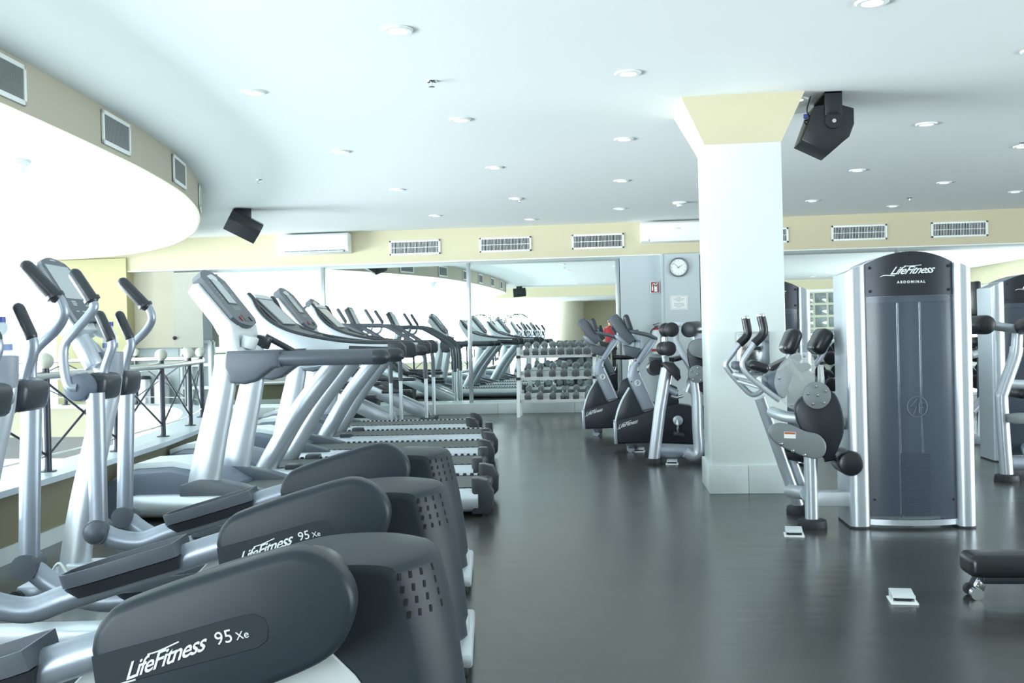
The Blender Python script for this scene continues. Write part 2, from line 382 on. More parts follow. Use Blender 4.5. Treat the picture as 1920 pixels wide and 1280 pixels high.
# ================================================================ RAILING
def arc(cv):
    L = [0.0]
    for a, b_ in zip(cv, cv[1:]): L.append(L[-1]+math.dist(a, b_))
    return L
KL = arc(kcurve)
def kp(s):
    s = max(0, min(KL[-1]-1e-4, s))
    for i in range(len(KL)-1):
        if KL[i+1] >= s:
            t = (s-KL[i])/(KL[i+1]-KL[i]); a, b_ = kcurve[i], kcurve[i+1]; return (a[0]+(b_[0]-a[0])*t, a[1]+(b_[1]-a[1])*t)
s0 = min((abs(p[1]-5.73)+(0 if p[0] > -4 else 9), KL[i]) for i, p in enumerate(kcurve))[1]
rail = thing('railing', (*kp(s0), 0.405), 'curved steel handrail on black posts with stone balls around the atrium opening', 'railing')
hr = []
s = 0.3
while s < KL[-1]-0.05: hr.append((*kp(s), 0.985)); s += 0.18
MB().tube(hr, 0.028, n=1, seg=12).build('handrail', 'steelrail', rail, label='polished steel handrail')
MB().tube([(p[0], p[1], 0.50) for p in hr], 0.006, n=1, seg=6).build('lower_wire', 'steelrail', rail)
ss = [s0+1.065*k for k in range(-9, 13)]
ss = [q for q in ss if 0.3 < q < KL[-1]-0.3]
for i, q in enumerate(ss):
    x, y = kp(q)
    p = MB().cyl((x, y, 0.404), (x, y, 1.03), 0.023, seg=16).cyl((x, y, 0.404), (x, y, 0.412), 0.05, seg=16).build('post', 'iron', rail)
    MB().sphere((x, y, 1.075), 0.05).build('ball_finial', 'globe', p, label='stone ball finial')
    if i+1 < len(ss):
        x2, y2 = kp(ss[i+1])
        MB().cyl((x, y, 0.50), (x2, y2, 0.95), 0.008, seg=8).cyl((x, y, 0.95), (x2, y2, 0.50), 0.008, seg=8).build('cross_brace', 'iron', rail)

# ================================================================ CEILING FIXTURES
cols = {-2.35: [6.46, 8.62, 10.93, 13.36], -1.12: [5.32, 7.57, 9.77, 12.0, 14.18], 0.14: [6.45, 8.62, 10.93, 13.34], 1.37: [5.29, 7.42, 9.7, 12.0, 14.2],
        2.62: [6.4, 8.53, 10.85, 13.25], 3.88: [9.8, 12.03, 14.15], 5.08: [10.9, 13.09], 6.3: [12.0, 14.2]}
light0 = None
cn = ['leftmost', 'second', 'third', 'fourth', 'fifth', 'sixth', 'seventh', 'eighth']
for ci, (x, ys) in enumerate(sorted(cols.items())):
    for k, y in enumerate(ys):
        lab = 'recessed ceiling downlight, %s from the camera in the %s row from the left' % (ORD[k], cn[ci])
        if light0 is None:
            light0 = thing('ceiling_light', (x, y, 2.83), lab, 'light', 'recessed ceiling lights')
            MB().lathe([(0.05, 0.002), (0.085, 0.002), (0.085, -0.004), (0.078, -0.010), (0.055, -0.010), (0.05, -0.004), (0.05, 0.002)], (x, y, 2.83)).build('trim_ring', 'white', light0)
            MB().lathe([(0.0001, -0.005), (0.05, -0.005), (0.05, 0.001), (0.0001, 0.001)], (x, y, 2.83)).build('lamp', 'lamp', light0)
        else: dup(light0, (x, y, 2.83), lab)
# rows behind the camera, seen in the mirrors
for x in (-1.12, 1.37, 3.88, 6.3):
    for k, y in enumerate((1.0, -1.2)): dup(light0, (x, y, 2.83), 'recessed white ceiling downlight seen only in the wall mirrors', group='ceiling lights seen only in the mirrors')
for x in (3.88, 6.3, 8.5):
    for y in (5.3, 7.5): dup(light0, (x, y, 2.83), 'recessed white ceiling downlight seen only in the wall mirrors', group='ceiling lights seen only in the mirrors')
sp0 = None
for i, (x, y) in enumerate([(-1.13, 6.41), (-3.57, 9.92), (-1.09, 12.11), (3.87, 13.34), (3.81, 9.62)]):
    lab = ['between the two nearest rows of lights', 'beside the curved fascia', 'near the back wall left of the pillar', 'near the back wall right of the pillar', 'at the right edge of the ceiling'][i]
    lab = 'chrome fire sprinkler '+lab
    if sp0 is None:
        sp0 = thing('fire_sprinkler', (x, y, 2.83), lab, 'sprinkler', 'ceiling fire sprinklers')
        MB().lathe([(0.001, 0), (0.035, 0), (0.03, -0.008), (0.010, -0.010), (0.008, -0.03), (0.001, -0.03)], (x, y, 2.83)).build('base', 'chrome', sp0)
        MB().lathe([(0.001, -0.036), (0.02, -0.034), (0.02, -0.038), (0.001, -0.04)], (x, y, 2.83)).cyl((x-0.012, y, 2.80), (x-0.012, y, 2.793), 0.002, seg=6).cyl((x+0.012, y, 2.80), (x+0.012, y, 2.793), 0.002, seg=6).build('deflector', 'chrome', sp0)
    else: dup(sp0, (x, y, 2.83), lab)
sd = thing('smoke_detector', (0.9, 12.92, 2.83), 'round white smoke detector on the ceiling left of the pillar', 'smoke detector')
MB().lathe([(0.001, 0), (0.09, 0), (0.085, -0.02), (0.06, -0.03), (0.001, -0.03)], (0.9, 12.92, 2.83)).build('housing', 'white', sd)
MB().lathe([(0.001, -0.03), (0.04, -0.03), (0.035, -0.055), (0.001, -0.06)], (0.9, 12.92, 2.83)).build('sensor', 'pale', sd)
dm = thing('dome_camera', (-4.35, 6.9, 2.535), 'small white dome hanging under the bright lower ceiling at left', 'dome camera')
MB().lathe([(0.001, 0), (0.13, 0), (0.13, -0.02), (0.11, -0.03), (0.001, -0.03)], (-4.35, 6.9, 2.535)).build('mount', 'pale', dm)
MB().lathe([(0.10, -0.03), (0.095, -0.07), (0.06, -0.11), (0.001, -0.125)], (-4.35, 6.9, 2.535)).build('dome', 'white', dm)

# vents
def vent_parts(t, c, wd, ht, nslat, lm='white'):
    x, y, z = c; e = 0.028
    MB().prism([(x-wd/2, z-ht/2), (x+wd/2, z-ht/2), (x+wd/2, z+ht/2), (x-wd/2, z+ht/2)], 'y', y-0.001, y-0.0005).build('backing', 'dark', t)
    mb = MB()
    mb.box(x-wd/2, x+wd/2, y-0.018, y-0.002, z+ht/2-e, z+ht/2, 0.003).box(x-wd/2, x+wd/2, y-0.018, y-0.002, z-ht/2, z-ht/2+e, 0.003)
    mb.box(x-wd/2, x-wd/2+e, y-0.018, y-0.002, z-ht/2, z+ht/2, 0.003).box(x+wd/2-e, x+wd/2, y-0.018, y-0.002, z-ht/2, z+ht/2, 0.003)
    mb.build('frame', 'white', t)
    mb = MB()
    for i in range(nslat):
        xx = x-wd/2+e+(wd-2*e)*(i+0.5)/nslat; mb.box(xx-0.0028, xx+0.0028, y-0.013, y-0.003, z-ht/2+e, z+ht/2-e)
    mb.box(x-wd/2+e, x+wd/2-e, y-0.009, y-0.005, z-0.004, z+0.004)
    mb.build('louvres', lm, t)
for i, (a, c_) in enumerate([(-3.36, -2.57), (-1.97, -1.18), (-0.57, 0.21), (1.83, 2.615), (3.23, 4.02), (4.64, 5.43)]):
    lab = ['right of the left air conditioner', 'midway between the air conditioners', 'just left of the right air conditioner', 'mostly hidden behind the pillar', 'first right of the pillar', 'furthest right on the band'][i]
    t = thing('wall_vent', ((a+c_)/2, 15.0, 2.56), 'white slatted air vent on the beige band, '+lab, 'vent', 'air vents on the back band')
    vent_parts(t, ((a+c_)/2, 15.0, 2.56), c_-a, 0.225, 34)
# curved fascia vents
FL = arc(fcurve)
def fpt(s):
    for i in range(len(FL)-1):
        if FL[i+1] >= s:
            t = (s-FL[i])/(FL[i+1]-FL[i]); a, b_ = fcurve[i], fcurve[i+1]
            return Vector((a[0]+(b_[0]-a[0])*t, a[1]+(b_[1]-a[1])*t)), (Vector(b_)-Vector(a)).normalized()
def s_at(Y):
    return min((abs(p[1]-Y)+(0 if -5.2 < p[0] else 9), FL[i]) for i, p in enumerate(fcurve))[1] if False else next(FL[i]+(Y-fcurve[i][1])/(fcurve[i+1][1]-fcurve[i][1])*(FL[i+1]-FL[i]) for i in range(12, len(FL)-1) if fcurve[i][1] <= Y < fcurve[i+1][1])
for k, (ya, lab) in enumerate([(5.25, 'nearest, cut by the left edge of the photo'), (6.85, 'second from the camera'), (8.50, 'third from the camera'), (10.1, 'furthest, almost edge-on beside the speaker'), (3.6, 'seen only in the mirror, next to the camera'), (1.9, 'seen only in the mirror, level with the camera'), (0.3, 'seen only in the mirror, at the far end')]):
    p, t = fpt(s_at(ya)); n = Vector((t.y, -t.x)); p = p+n*0.021
    th = thing('fascia_vent', (0, 0, 0), 'framed grille on the curved fascia, '+lab, 'vent', 'air grilles on the curved fascia')
    vent_parts(th, (0, 0, 0), 0.52, 0.235, 40, 'louvre')
    th.location = (p.x, p.y, 2.685); th.rotation_euler.z = math.atan2(t.y, t.x)

# air conditioners
def aircon(x0, x1, lab, opened):
    t = thing('air_conditioner', ((x0+x1)/2, 15.0, 2.66), lab, 'air conditioner', 'wall air conditioners')
    prof = [(14.999, 2.50), (14.999, 2.80), (14.80, 2.80), (14.765, 2.77), (14.76, 2.60), (14.80, 2.52), (14.86, 2.50)]
    MB().prism([(p[0], p[1]) for p in prof], 'x', x0, x1, 0.012).build('casing', 'white', t)
    MB().box(x0+0.12, x1-0.06, 14.775, 14.79, 2.512, 2.545, 0.003).build('air_slot', 'blueg', t, label='grey air outlet')
    fl = MB(); fl.rbox(((x0+x1)/2+0.03, 14.765, 2.525), (x1-x0-0.2, 0.04, 0.006), (0.5 if opened else 1.2, 0, 0)); fl.build('flap', 'white', t)
    MB().box((x0+x1)/2-0.03, (x0+x1)/2+0.03, 14.757, 14.7595, 2.69, 2.695).build('badge', 'ink', t)
    mb = MB()
    for k in range(6): xx = x0+0.2+(x1-x0-0.35)*k/5; mb.box(xx-0.003, xx+0.003, 14.77, 14.778, 2.512, 2.545)
    mb.build('vane', 'white', t)
aircon(-5.06, -3.95, 'white wall air conditioner above the left mirrors, its flap open', True)
aircon(0.45, 1.56, 'white wall air conditioner above the clock, right end behind the pillar', False)

# speakers
def speaker(loc, rz, rx, lab, cat='speaker'):
    t = thing('ceiling_speaker', (0, 0, 0), lab, cat, 'black ceiling speakers')
    MB().prism([(-0.20, -0.12), (-0.13, -0.17), (0.17, -0.06), (0.19, 0.0), (0.17, 0.10), (-0.13, 0.16), (-0.17, 0.12)], 'y', -0.24, 0.24, 0.008).build('cabinet', 'black', t)
    mb = MB(); mb.box(-0.06, 0.06, -0.12, 0.10, 0.10, 0.235, 0.01)
    mb.cyl((0, -.02, 0.0), (0, -.02, 0.12), 0.04)
    mb.build('bracket', 'black', t)
    MB().sphere((-.06, -.02, .17), .02, seg=12).build('pivot_bolt', 'chrome', t)
    for ch in t.children:
        if ch.name.startswith('cabinet'): ch.rotation_euler = (rx, 0, 0)
    t.location = (loc[0], loc[1], 2.83-.235*.86); t.scale = (.86, .86, .86); t.rotation_euler.z = rz; return t
sp = thing('ceiling_speaker', (1.56, 7.35, 2.83), 'black angular loudspeaker hanging from the ceiling right of the pillar', 'speaker', 'black ceiling speakers')
cx, cy, cz = 1.545, 7.45, 2.62
# wedge cabinet: five-sided side profile, tilted forward
pr = [(1.375, 2.565), (1.545, 2.475), (1.70, 2.60), (1.735, 2.70), (1.73, 2.79), (1.46, 2.79), (1.42, 2.70)]
pr = [(1.37, 2.50), (1.565, 2.40), (1.70, 2.51), (1.735, 2.60), (1.735, 2.71), (1.60, 2.755), (1.46, 2.735)]
MB().prism(pr, 'y', 7.24, 7.56, 0.008).build('cabinet', 'black', sp)
MB().box(1.53, 1.65, 7.215, 7.232, 2.66, 2.83, 0.003).cyl((1.59, 7.232, 2.63), (1.59, 7.215, 2.63), 0.06).box(1.53, 1.65, 7.215, 7.60, 2.815, 2.829, 0.003).box(1.53, 1.65, 7.585, 7.60, 2.64, 2.829, 0.003).build('bracket', 'black', sp)
MB().cyl((1.59, 7.215, 2.62), (1.59, 7.206, 2.62), 0.014).build('pivot_bolt', 'chrome', sp)
MB().tube([(1.45, 7.3, 2.82), (1.42, 7.29, 2.72), (1.44, 7.30, 2.66), (1.40, 7.28, 2.64), (1.43, 7.3, 2.60)], 0.005, seg=6).build('cable', 'iron', sp)
MB().box(1.395, 1.42, 7.27, 7.295, 2.66, 2.69, 0.003).build('cable_plug', 'cap', sp, label='blue cable plug')
speaker((-4.52, 12.0, 2.60), math.radians(-65), math.radians(-27), 'black loudspeaker hanging at the end of the curved fascia')
speaker((-3.0, -1.9, 2.60), math.radians(-90), math.radians(4), 'black loudspeaker seen only in the wall mirror')

# ================================================================ THINGS ON THE GREY WALL
ck = thing('wall_clock', (1.0, 14.95, 2.13), 'round wall clock with grey rim on the grey pier', 'clock')
MB().lathe([(0.001, -0.002), (0.145, -0.002), (0.145, -0.035), (0.135, -0.045), (0.122, -0.04), (0.12, -0.025), (0.001, -0.025)], (1.0, 14.95, 2.13), 'y', 48).build('case', 'plate', ck)
MB().cyl((1.0, 14.924, 2.13), (1.0, 14.921, 2.13), 0.12, seg=40).build('dial', 'ring', ck)
mb = MB()
for k in range(12):
    me = text_mesh(str(k if k else 12), 0.024, 0, 0.0005); a = math.radians(90-30*k)
    mb.add(me, Matrix.Translation((1.0+0.098*math.cos(a), 14.9195, 2.13+0.098*math.sin(a))) @ FRONT)
mb.build('numerals', 'ink', ck)
def hand(a, L, wd, nm):
    a = math.radians(90-a); d = Vector((math.cos(a), 0, math.sin(a))); n = Vector((-d.z, 0, d.x)); c = Vector((1.0, 14.917, 2.13))
    pts = [c-d*0.02+n*wd, c+d*L+n*wd*0.5, c+d*L-n*wd*0.5, c-d*0.02-n*wd]
    MB().prism([(p.x, p.z) for p in pts], 'y', 14.9155, 14.9175).build(nm, 'ink', ck)
hand(60, 0.068, 0.004, 'hour_hand'); hand(312, 0.098, 0.003, 'minute_hand')
sg = thing('fire_extinguisher_sign', (0.655, 15.1, 1.85), 'red and white fire extinguisher sign on the grey wall', 'sign')
MB().box(0.585, 0.725, 15.075, 15.099, 1.76, 1.94, 0.004).build('frame', 'pale', sg)
MB().box(0.598, 0.712, 15.070, 15.076, 1.773, 1.927).build('panel', 'red', sg)
mb = MB().box(0.645, 0.690, 15.066, 15.071, 1.782, 1.885, 0.002).cyl((0.6675, 15.066, 1.885), (0.6675, 15.071, 1.885), 0.022).box(0.66, 0.675, 15.066, 15.071, 1.89, 1.917).box(0.655, 0.70, 15.066, 15.071, 1.905, 1.917)
mb.tube([(0.66, 15.068, 1.907), (0.625, 15.068, 1.900), (0.617, 15.068, 1.86)], 0.005, seg=8).box(0.608, 0.628, 15.066, 15.071, 1.80, 1.86)
mb.build('extinguisher_symbol', 'white', sg)
nt_ = thing('notice', (1.0, 14.95, 1.61), 'white printed notice taped below the clock', 'notice')
MB().box(0.87, 1.13, 14.944, 14.949, 1.505, 1.71).build('sheet', 'paper', nt_)
mb = MB()
for k, wd in enumerate([0.08, 0.17, 0.15, 0.06, 0, 0.15, 0.14, 0.15, 0.08]):
    if wd:
        x = 1.0-wd/2
        while x < 1.0+wd/2-0.01:
            l = random.uniform(0.01, 0.03); mb.box(x, min(x+l, 1.0+wd/2), 14.9425, 14.944, 1.678-k*0.017, 1.683-k*0.017); x += l+0.006
for (a, b_, c_, d) in ((0.885, 1.115, 1.518, 1.520), (0.885, 1.115, 1.695, 1.697), (0.885, 0.887, 1.518, 1.697), (1.113, 1.115, 1.518, 1.697)): mb.box(a, b_, 14.9425, 14.944, c_, d)
mb.build('printed_lines', 'ink', nt_)
fe = thing('fire_extinguisher', (0.66, 15.0, 0.85), 'red fire extinguisher hanging on the grey wall behind the bikes', 'fire extinguisher')
MB().lathe([(0.001, 0.0), (0.07, 0.0), (0.075, 0.02), (0.075, 0.30), (0.05, 0.36), (0.02, 0.385), (0.001, 0.385)], (0.66, 15.02, 0.85)).build('cylinder', 'pale', fe)
MB().lathe([(.001, .355), (.052, .355), (.03, .395), (.001, .395)], (0.66, 15.02, 0.85)).build('collar', 'red', fe)
MB().lathe([(.0755, .04), (.077, .04), (.077, .08), (.0755, .08)], (0.66, 15.02, 0.85)).build('band', 'red', fe)
MB().lathe([(0.001, 0.38), (0.022, 0.38), (0.022, 0.42), (0.001, 0.42)], (0.66, 15.02, 0.85)).box(0.62, 0.70, 15.01, 15.03, 1.265, 1.275, 0.002).rbox((0.655, 15.02, 1.30), (0.1, 0.02, 0.01), (0, -0.3, 0), 0.002).build('valve', 'iron', fe)
MB().tube([(0.64, 15.0, 1.25), (0.575, 14.99, 1.18), (0.575, 14.99, 1.0)], 0.009, seg=8).build('hose', 'rubber', fe)
MB().box(0.62, 0.70, 14.935, 14.94, 0.98, 1.12).build('instruction_label', 'paper', fe)
# towel / paper dispenser on the pillar
dp_ = thing('steel_dispenser', (0.98, 7.2, 0.90), 'stainless steel dispenser mounted on the pillar behind the handles', 'dispenser')
MB().prism([(0.87, 0.84), (1.10, 0.84), (1.10, 1.15), (0.87, 1.15)], 'y', 7.12, 7.218, 0.008).build('casing', 'brushed', dp_)
MB().box(0.875, 1.095, 7.113, 7.121, 0.86, 1.135, 0.006).build('door', 'chrome', dp_)
MB().box(0.94, 1.03, 7.108, 7.114, 1.02, 1.045).build('badge', 'iron', dp_)
# wall box far left
wb = thing('call_point', (-8.2, 14.95, 1.15), 'small grey-green call point box on the far left beige wall', 'call point')
MB().box(-8.32, -8.06, 14.90, 14.959, 1.06, 1.20, 0.008).build('housing', 'greywall', wb)
MB().cyl((-8.15, 14.90, 1.13), (-8.15, 14.885, 1.13), 0.035).build('button', 'pale', wb)
# floor outlets
for (x, y, rz, lab) in [(0.99, 5.72, -0.12, 'beside the abdominal machine foot'), (1.19, 4.33, -0.1, 'nearest, in the open floor left of the low bench'), (0.5, 8.88, -0.1, 'in front of the preacher curl machine'), (0.24, 9.85, -0.1, 'under the front exercise bike')]:
    t = thing('floor_outlet', (0, 0, 0), 'small white pop-up floor socket '+lab, 'floor socket', 'white floor sockets')
    MB().box(-0.055, 0.055, -0.06, 0.06, 0.0, 0.008, 0.002).build('frame', 'white', t)
    lid = MB(); lid.rbox((0, 0.01, 0.032), (0.092, 0.1, 0.008), (0.12, 0, 0), 0.002).box(-0.046, -0.042, -0.035, 0.055, 0.008, 0.032).box(0.042, 0.046, -0.035, 0.055, 0.008, 0.032).box(-0.044, 0.044, 0.05, 0.056, 0.008, 0.035); lid.build('lid', 'pale', t)
    MB().box(-0.03, 0.03, -0.03, -0.02, 0.008, 0.022).build('socket', 'iron', t)
    t.location = (x, y, 0); t.rotation_euler.z = rz

# ================================================================ ELLIPTICAL TRAINERS
def arm_cover(parent, y0, y1, dx, dz, face, logo):
    out = [(-.915, .494), (-.905, .535), (-.878, .572), (-.843, .593), (-.72, .634), (-.60, .668), (-.52, .689), (-.46, .697), (-.405, .678), (-.36, .635), (-.343, .585), (-.352, .53), (-.375, .485), (-.423, .448), (-.513, .411), (-.62, .377), (-.74, .335), (-.82, .335), (-.868, .36), (-.898, .413)]
    o2 = [(p.x+dx, p.y+dz) for p in spline([(a, b_, 0) for a, b_ in out]+[(out[0][0], out[0][1], 0)], 4)[:-1]]
    c = MB().prism(o2, 'y', y0, y1, 0.022, 3).build('arm_cover', 'cover', parent, ang=50)
    yf = face; e = 0.002 if face < 0 else -0.002
    sl = [(-.909, .484), (-.75, .522), (-.60, .560), (-.56, .567), (-.535, .556), (-.527, .535), (-.53, .508), (-.55, .492), (-.65, .468), (-.773, .440), (-.901, .410)]
    s2 = [(a+dx, b_+dz) for a, b_ in sl]
    MB().prism(s2, 'y', yf-e, yf+e*0.5, 0.0015, 1).build('logo_recess', 'slot', c)
    if logo:
        script_logo(c, 0.048, (-.756+dx, yf-e*1.6, .475+dz), math.radians(19.5))
        mb = MB(); T = Matrix.Translation((-.612+dx, yf-e*1.6, .519+dz)) @ Matrix.Rotation(-math.radians(12), 4, 'Y') @ FRONT
        mb.add(text_mesh('95', 0.040, 0, 0.001), T @ Matrix.Translation((-0.012, 0, 0))); mb.add(text_mesh('Xe', 0.024, 0, 0.001), T @ Matrix.Translation((0.028, -0.004, 0)))
        mb.build('model_lettering', 'letter', c)
    return c
def pedal(parent, x0, z0, x1, z1, yc):
    L = math.hypot(x1-x0, z1-z0); a = math.atan2(z1-z0, x1-x0); wd = 0.092
    def tr(p): return (x0+p[0]*math.cos(a)-p[2]*math.sin(a), yc+p[1], z0+p[0]*math.sin(a)+p[2]*math.cos(a))
    plan = [(0, -wd*.45), (.03, -wd*.8), (.12, -wd), (L-.03, -wd), (L, -wd*.9), (L, wd*.9), (L-.03, wd), (.12, wd), (.03, wd*.8), (0, wd*.45)]
    n = len(plan); ins = [(p[0]*0.965+L*0.0175, p[1]*0.9) for p in plan]
    rings = [[tr((p[0], p[1]*0.94, -0.026)) for p in plan], [tr((p[0], p[1], 0.0)) for p in plan], [tr((p[0], p[1], 0.020)) for p in plan], [tr((p[0], p[1], 0.020)) for p in ins], [tr((p[0], p[1], -0.012)) for p in ins]]
    o = MB().loft(rings).build('pedal', 'mid', parent)
    mb = MB()
    for k in range(14):
        u = 0.06+(L-0.12)*k/13
        mb.loft([[tr((u-.006, -wd*.7, -.012)), tr((u+.006, -wd*.7, -.012)), tr((u+.006, wd*.7, -.012)), tr((u-.006, wd*.7, -.012))], [tr((u-.004, -wd*.7, -.005)), tr((u+.004, -wd*.7, -.005)), tr((u+.004, wd*.7, -.005)), tr((u-.004, wd*.7, -.005))]])
    mb.build('tread', 'char', o)
    MB().loft([[tr((p[0]*.9+.02, p[1]*.55, -0.070)) for p in plan], [tr((p[0], p[1]*.8, -0.03)) for p in plan]]).build('pedal_bracket', 'char', parent)
def make_elliptical(lab):
    t = thing('elliptical_trainer', (0, 0, 0), lab, 'elliptical trainer', 'elliptical trainers along the aisle')
    # drive hood
    pr = [(-.10, .075), (-.112, .22), (-.135, .40), (-.162, .54), (-.178, .60), (-.188, .612), (-.197, .619), (-.235, .625), (-.32, .628), (-.46, .622), (-.60, .598), (-.76, .562), (-.86, .534), (-.91, .508), (-.93, .45), (-.96, .33), (-1.02, .18), (-1.05, .075)]
    pp = [(p.x, p.y) for p in spline([(a, b_, 0) for a, b_ in pr], 3)]
    def rear_in(y):
        return .095*(abs(y)/.205)**2.6
    def sec(y, ins, drop):
        r = []
        for x, z in pp:
            k = max(0, min(1, (x+.62)/.42)); d = Vector((x+.55, z-.35)); L_ = max(d.length, .01)
            fr_ = max(0, min(1, (-.70-x)/.3))
            r.append((x-k*rear_in(y)+fr_*.5*rear_in(y)-d.x/L_*ins, y, max(.075, z-(d.y/L_*ins if z > .1 else 0)-drop*max(0, (z-.3)/.35))))
        return r
    hh = MB().loft([sec(y_, i_, d_) for y_, i_, d_ in ((-.206, .016, .020), (-.204, .006, .014), (-.198, 0, .008), (-.165, 0, .006), (-.12, 0, .003), (-.06, 0, .001), (0, 0, 0), (.06, 0, .001), (.12, 0, .003), (.165, 0, .006), (.198, 0, .008), (.204, .006, .014), (.206, .016, .020))]).build('drive_hood', 'hood', t, ang=28)
    # pale side skirts with a round arc edge
    for sgn in (-1, 1):
        arcp = [(-1.1, .08)] + [(-.70+.42*math.cos(q), .08+.44*math.sin(q)) for q in [PI*k/14 for k in range(14, -1, -1)]]
        arcp = [(-.70+.43*math.cos(PI*k/18), .08+.44*math.sin(PI*k/18)) for k in range(19)]
        MB().prism(arcp, 'y', sgn*.205, sgn*.216, 0.004, 1).build('side_skirt', 'pale', t, label='pale grey side skirt')
    from mathutils.bvhtree import BVHTree
    bmh = bmesh.new(); bmh.from_mesh(hh.data); tree = BVHTree.FromBMesh(bmh); mb = MB()
    for r in range(4):
        for c in range(4):
            o_ = Vector((-.262+c*.024+r*.007, -.6, .588-r*.030)); hit, nrm, _, _ = tree.ray_cast(o_, Vector((0, 1, 0)))
            if hit is None: continue
            up_ = Vector((.15, 0, 1)); up_ = (up_-nrm*up_.dot(nrm)).normalized(); sd = up_.cross(nrm)
            mb.loft([[hit+sd*a*.0042+up_*b_*.0085+nrm*h_ for a, b_ in ((-1, -1), (1, -1), (1, 1), (-1, 1))] for h_ in (-.002, .0015)])
    bmh.free()
    mb.build('vent_slots', 'dark', t)
    # base
    MB().box(-2.0, -.1, -.07, .07, .03, .135, .015).build('base_rail', 'lsilver', t)
    rf = MB().box(-.20, -.085, -.29, .29, .025, .075, .012).build('rear_foot', 'lsilver', t)
    MB().box(-.19, -.10, -.30, -.22, 0, .03, .008).box(-.19, -.10, .22, .30, 0, .03, .008).build('rubber_pad', 'rubber', rf)
    ff = MB().box(-2.13, -2.02, -.28, .28, .03, .085, .015).build('front_foot', 'tube', t)
    MB().cyl((-2.12, -.30, .035), (-2.12, -.26, .035), .035).cyl((-2.12, .26, .035), (-2.12, .30, .035), .035).build('transport_wheel', 'rubber', ff)
    MB().box(-2.08, -1.86, -.10, .10, .0, .05, .015).build('mast_foot', 'char', t)
    MB().tube([(-2.0, .02, .02), (-2.03, -.12, .10), (-1.98, -.16, .16), (-1.93, -.15, .06), (-1.90, -.10, .01)], .006, seg=8).build('power_cable', 'white', t, label='white power cable')
    for sg_ in (-1, 1): MB().cyl((-.46, sg_*.19, .585 if sg_ < 0 else .335), (-.46, sg_*.31, .585 if sg_ < 0 else .335), .085, seg=28, bev=.01).build('crank_hub', 'char', t)
    # mast
    MB().tube([(-1.99, 0, .03), (-1.94, 0, .35), (-1.86, 0, .70), (-1.79, 0, .98), (-1.80, 0, 1.10)], .052, seg=20, r2=.068, rs=[1.1, 1.0, .9, .8, .8], up=(0, 1, 0)).build('mast', 'lsilver', t, label='light silver mast')
    # cup holder, bottle shelf
    MB().loft([[(-1.785+a*math.cos(q), .0+a*.9*math.sin(q), z) for q in [2*PI*j/24 for j in range(24)]] for a, z in ((.045, .98), (.056, 1.03), (.060, 1.125), (.052, 1.128), (.048, 1.06))]).build('cup_holder', 'cupg', t)
    # console
    side = [(-2.106, 1.513), (-2.085, 1.535), (-2.055, 1.538), (-1.88, 1.250), (-1.865, 1.235), (-1.93, 1.195), (-1.965, 1.215)]
    def cons(y, k, up=0):
        cx, cz = -1.99, 1.37; return [(cx+(a-cx)*k, y, cz+(b_-cz)*k+up*(1 if b_ > 1.45 else 0)) for a, b_ in side]
    cs = MB().loft([cons(-.175, .90), cons(-.168, .98), cons(-.15, 1.0), cons(-.08, 1.0, .0), cons(0, 1.0, .0), cons(.08, 1.0, .0), cons(.15, 1.0), cons(.168, .98), cons(.175, .90)]).build('console', 'pale', t, label='pale grey console housing')
    d = Vector((.175, 0, -.29)).normalized(); nn = Vector((-d.z, 0, d.x)); o0 = Vector((-2.052, 0, 1.556))
    def fp(u, v, h): return o0+d*u+nn*h+Vector((0, v, 0))
    def slab(name, poly, h0, h1, m, par):
        return MB().loft([[fp(u, v, h0) for u, v in poly], [fp(u, v, h1) for u, v in poly]]).build(name, m, par)
    slab('face_panel', [(-.018, -.06), (-.024, 0), (-.018, .06), (.0, .13), (.03, .158), (.33, .158), (.335, -.158), (.03, -.158), (.0, -.13)], -.012, .010, 'mid', cs)
    slab('screen', [(.022, -.125), (.022, .125), (.210, .125), (.210, -.125)], .010, .0125, 'screen', cs)
    mb = MB()
    for u, v, w_ in [(.225, -.09, .05), (.235, -.09, .05), (.245, -.09, .04), (.225, .05, .06), (.235, .05, .06), (.245, .05, .06), (.28, -.1, .03), (.28, -.03, .03), (.28, .03, .03), (.28, .09, .03), (.295, -.03, .02), (-.008, -.03, .06)]:
        mb.loft([[fp(u+a, v+b_, h) for a, b_ in ((-.003, 0), (.003, 0), (.003, w_), (-.003, w_))] for h in (.010, .0115)])
    mb.build('button_print', 'button', cs)
    MB().tube([(-1.96, 0, 1.22), (-1.86, 0, 1.12), (-1.80, 0, 1.0)], .05, seg=18, r2=.04).build('console_neck', 'pale', t)
    MB().sphere((-1.86, .10, 1.235), .05, (1.0, .9, .8)).build('speaker_pod', 'pale', t)
    MB().cyl((-1.90, -.08, 1.20), (-1.83, -.08, 1.06), .045, .045, bev=.008).build('accessory_cup', 'silver', t)
    # arms, both sides
    for sgn in (-1, 1):
        y = .34*sgn; near = sgn < 0
        if near: J = (-1.727, .337); lo = [(-1.727, .337), (-1.727, .93)]; hx = 0.0
        else: J = (-1.862, .285); lo = [(-1.862, .285), (-1.835, .93)]; hx = 0.0
        MB().tube([(lo[0][0], y, lo[0][1]), ((lo[0][0]+lo[1][0])/2, y, .63), (lo[1][0], y, .95)], .036, seg=16, r2=.040).build('swing_arm', 'tube', t)
        jb = MB().sphere((J[0], y-.02*sgn*-1, J[1]), .057).cyl((J[0], y-.05, J[1]), (J[0], y+.05, J[1]), .052, seg=20).build('ball_joint', 'mid', t)
        MB().cyl((J[0], y+sgn*.05, J[1]), (J[0], y+sgn*.062, J[1]), .008, seg=10).build('pin', 'black', jb)
        px = -1.795 if near else -1.835
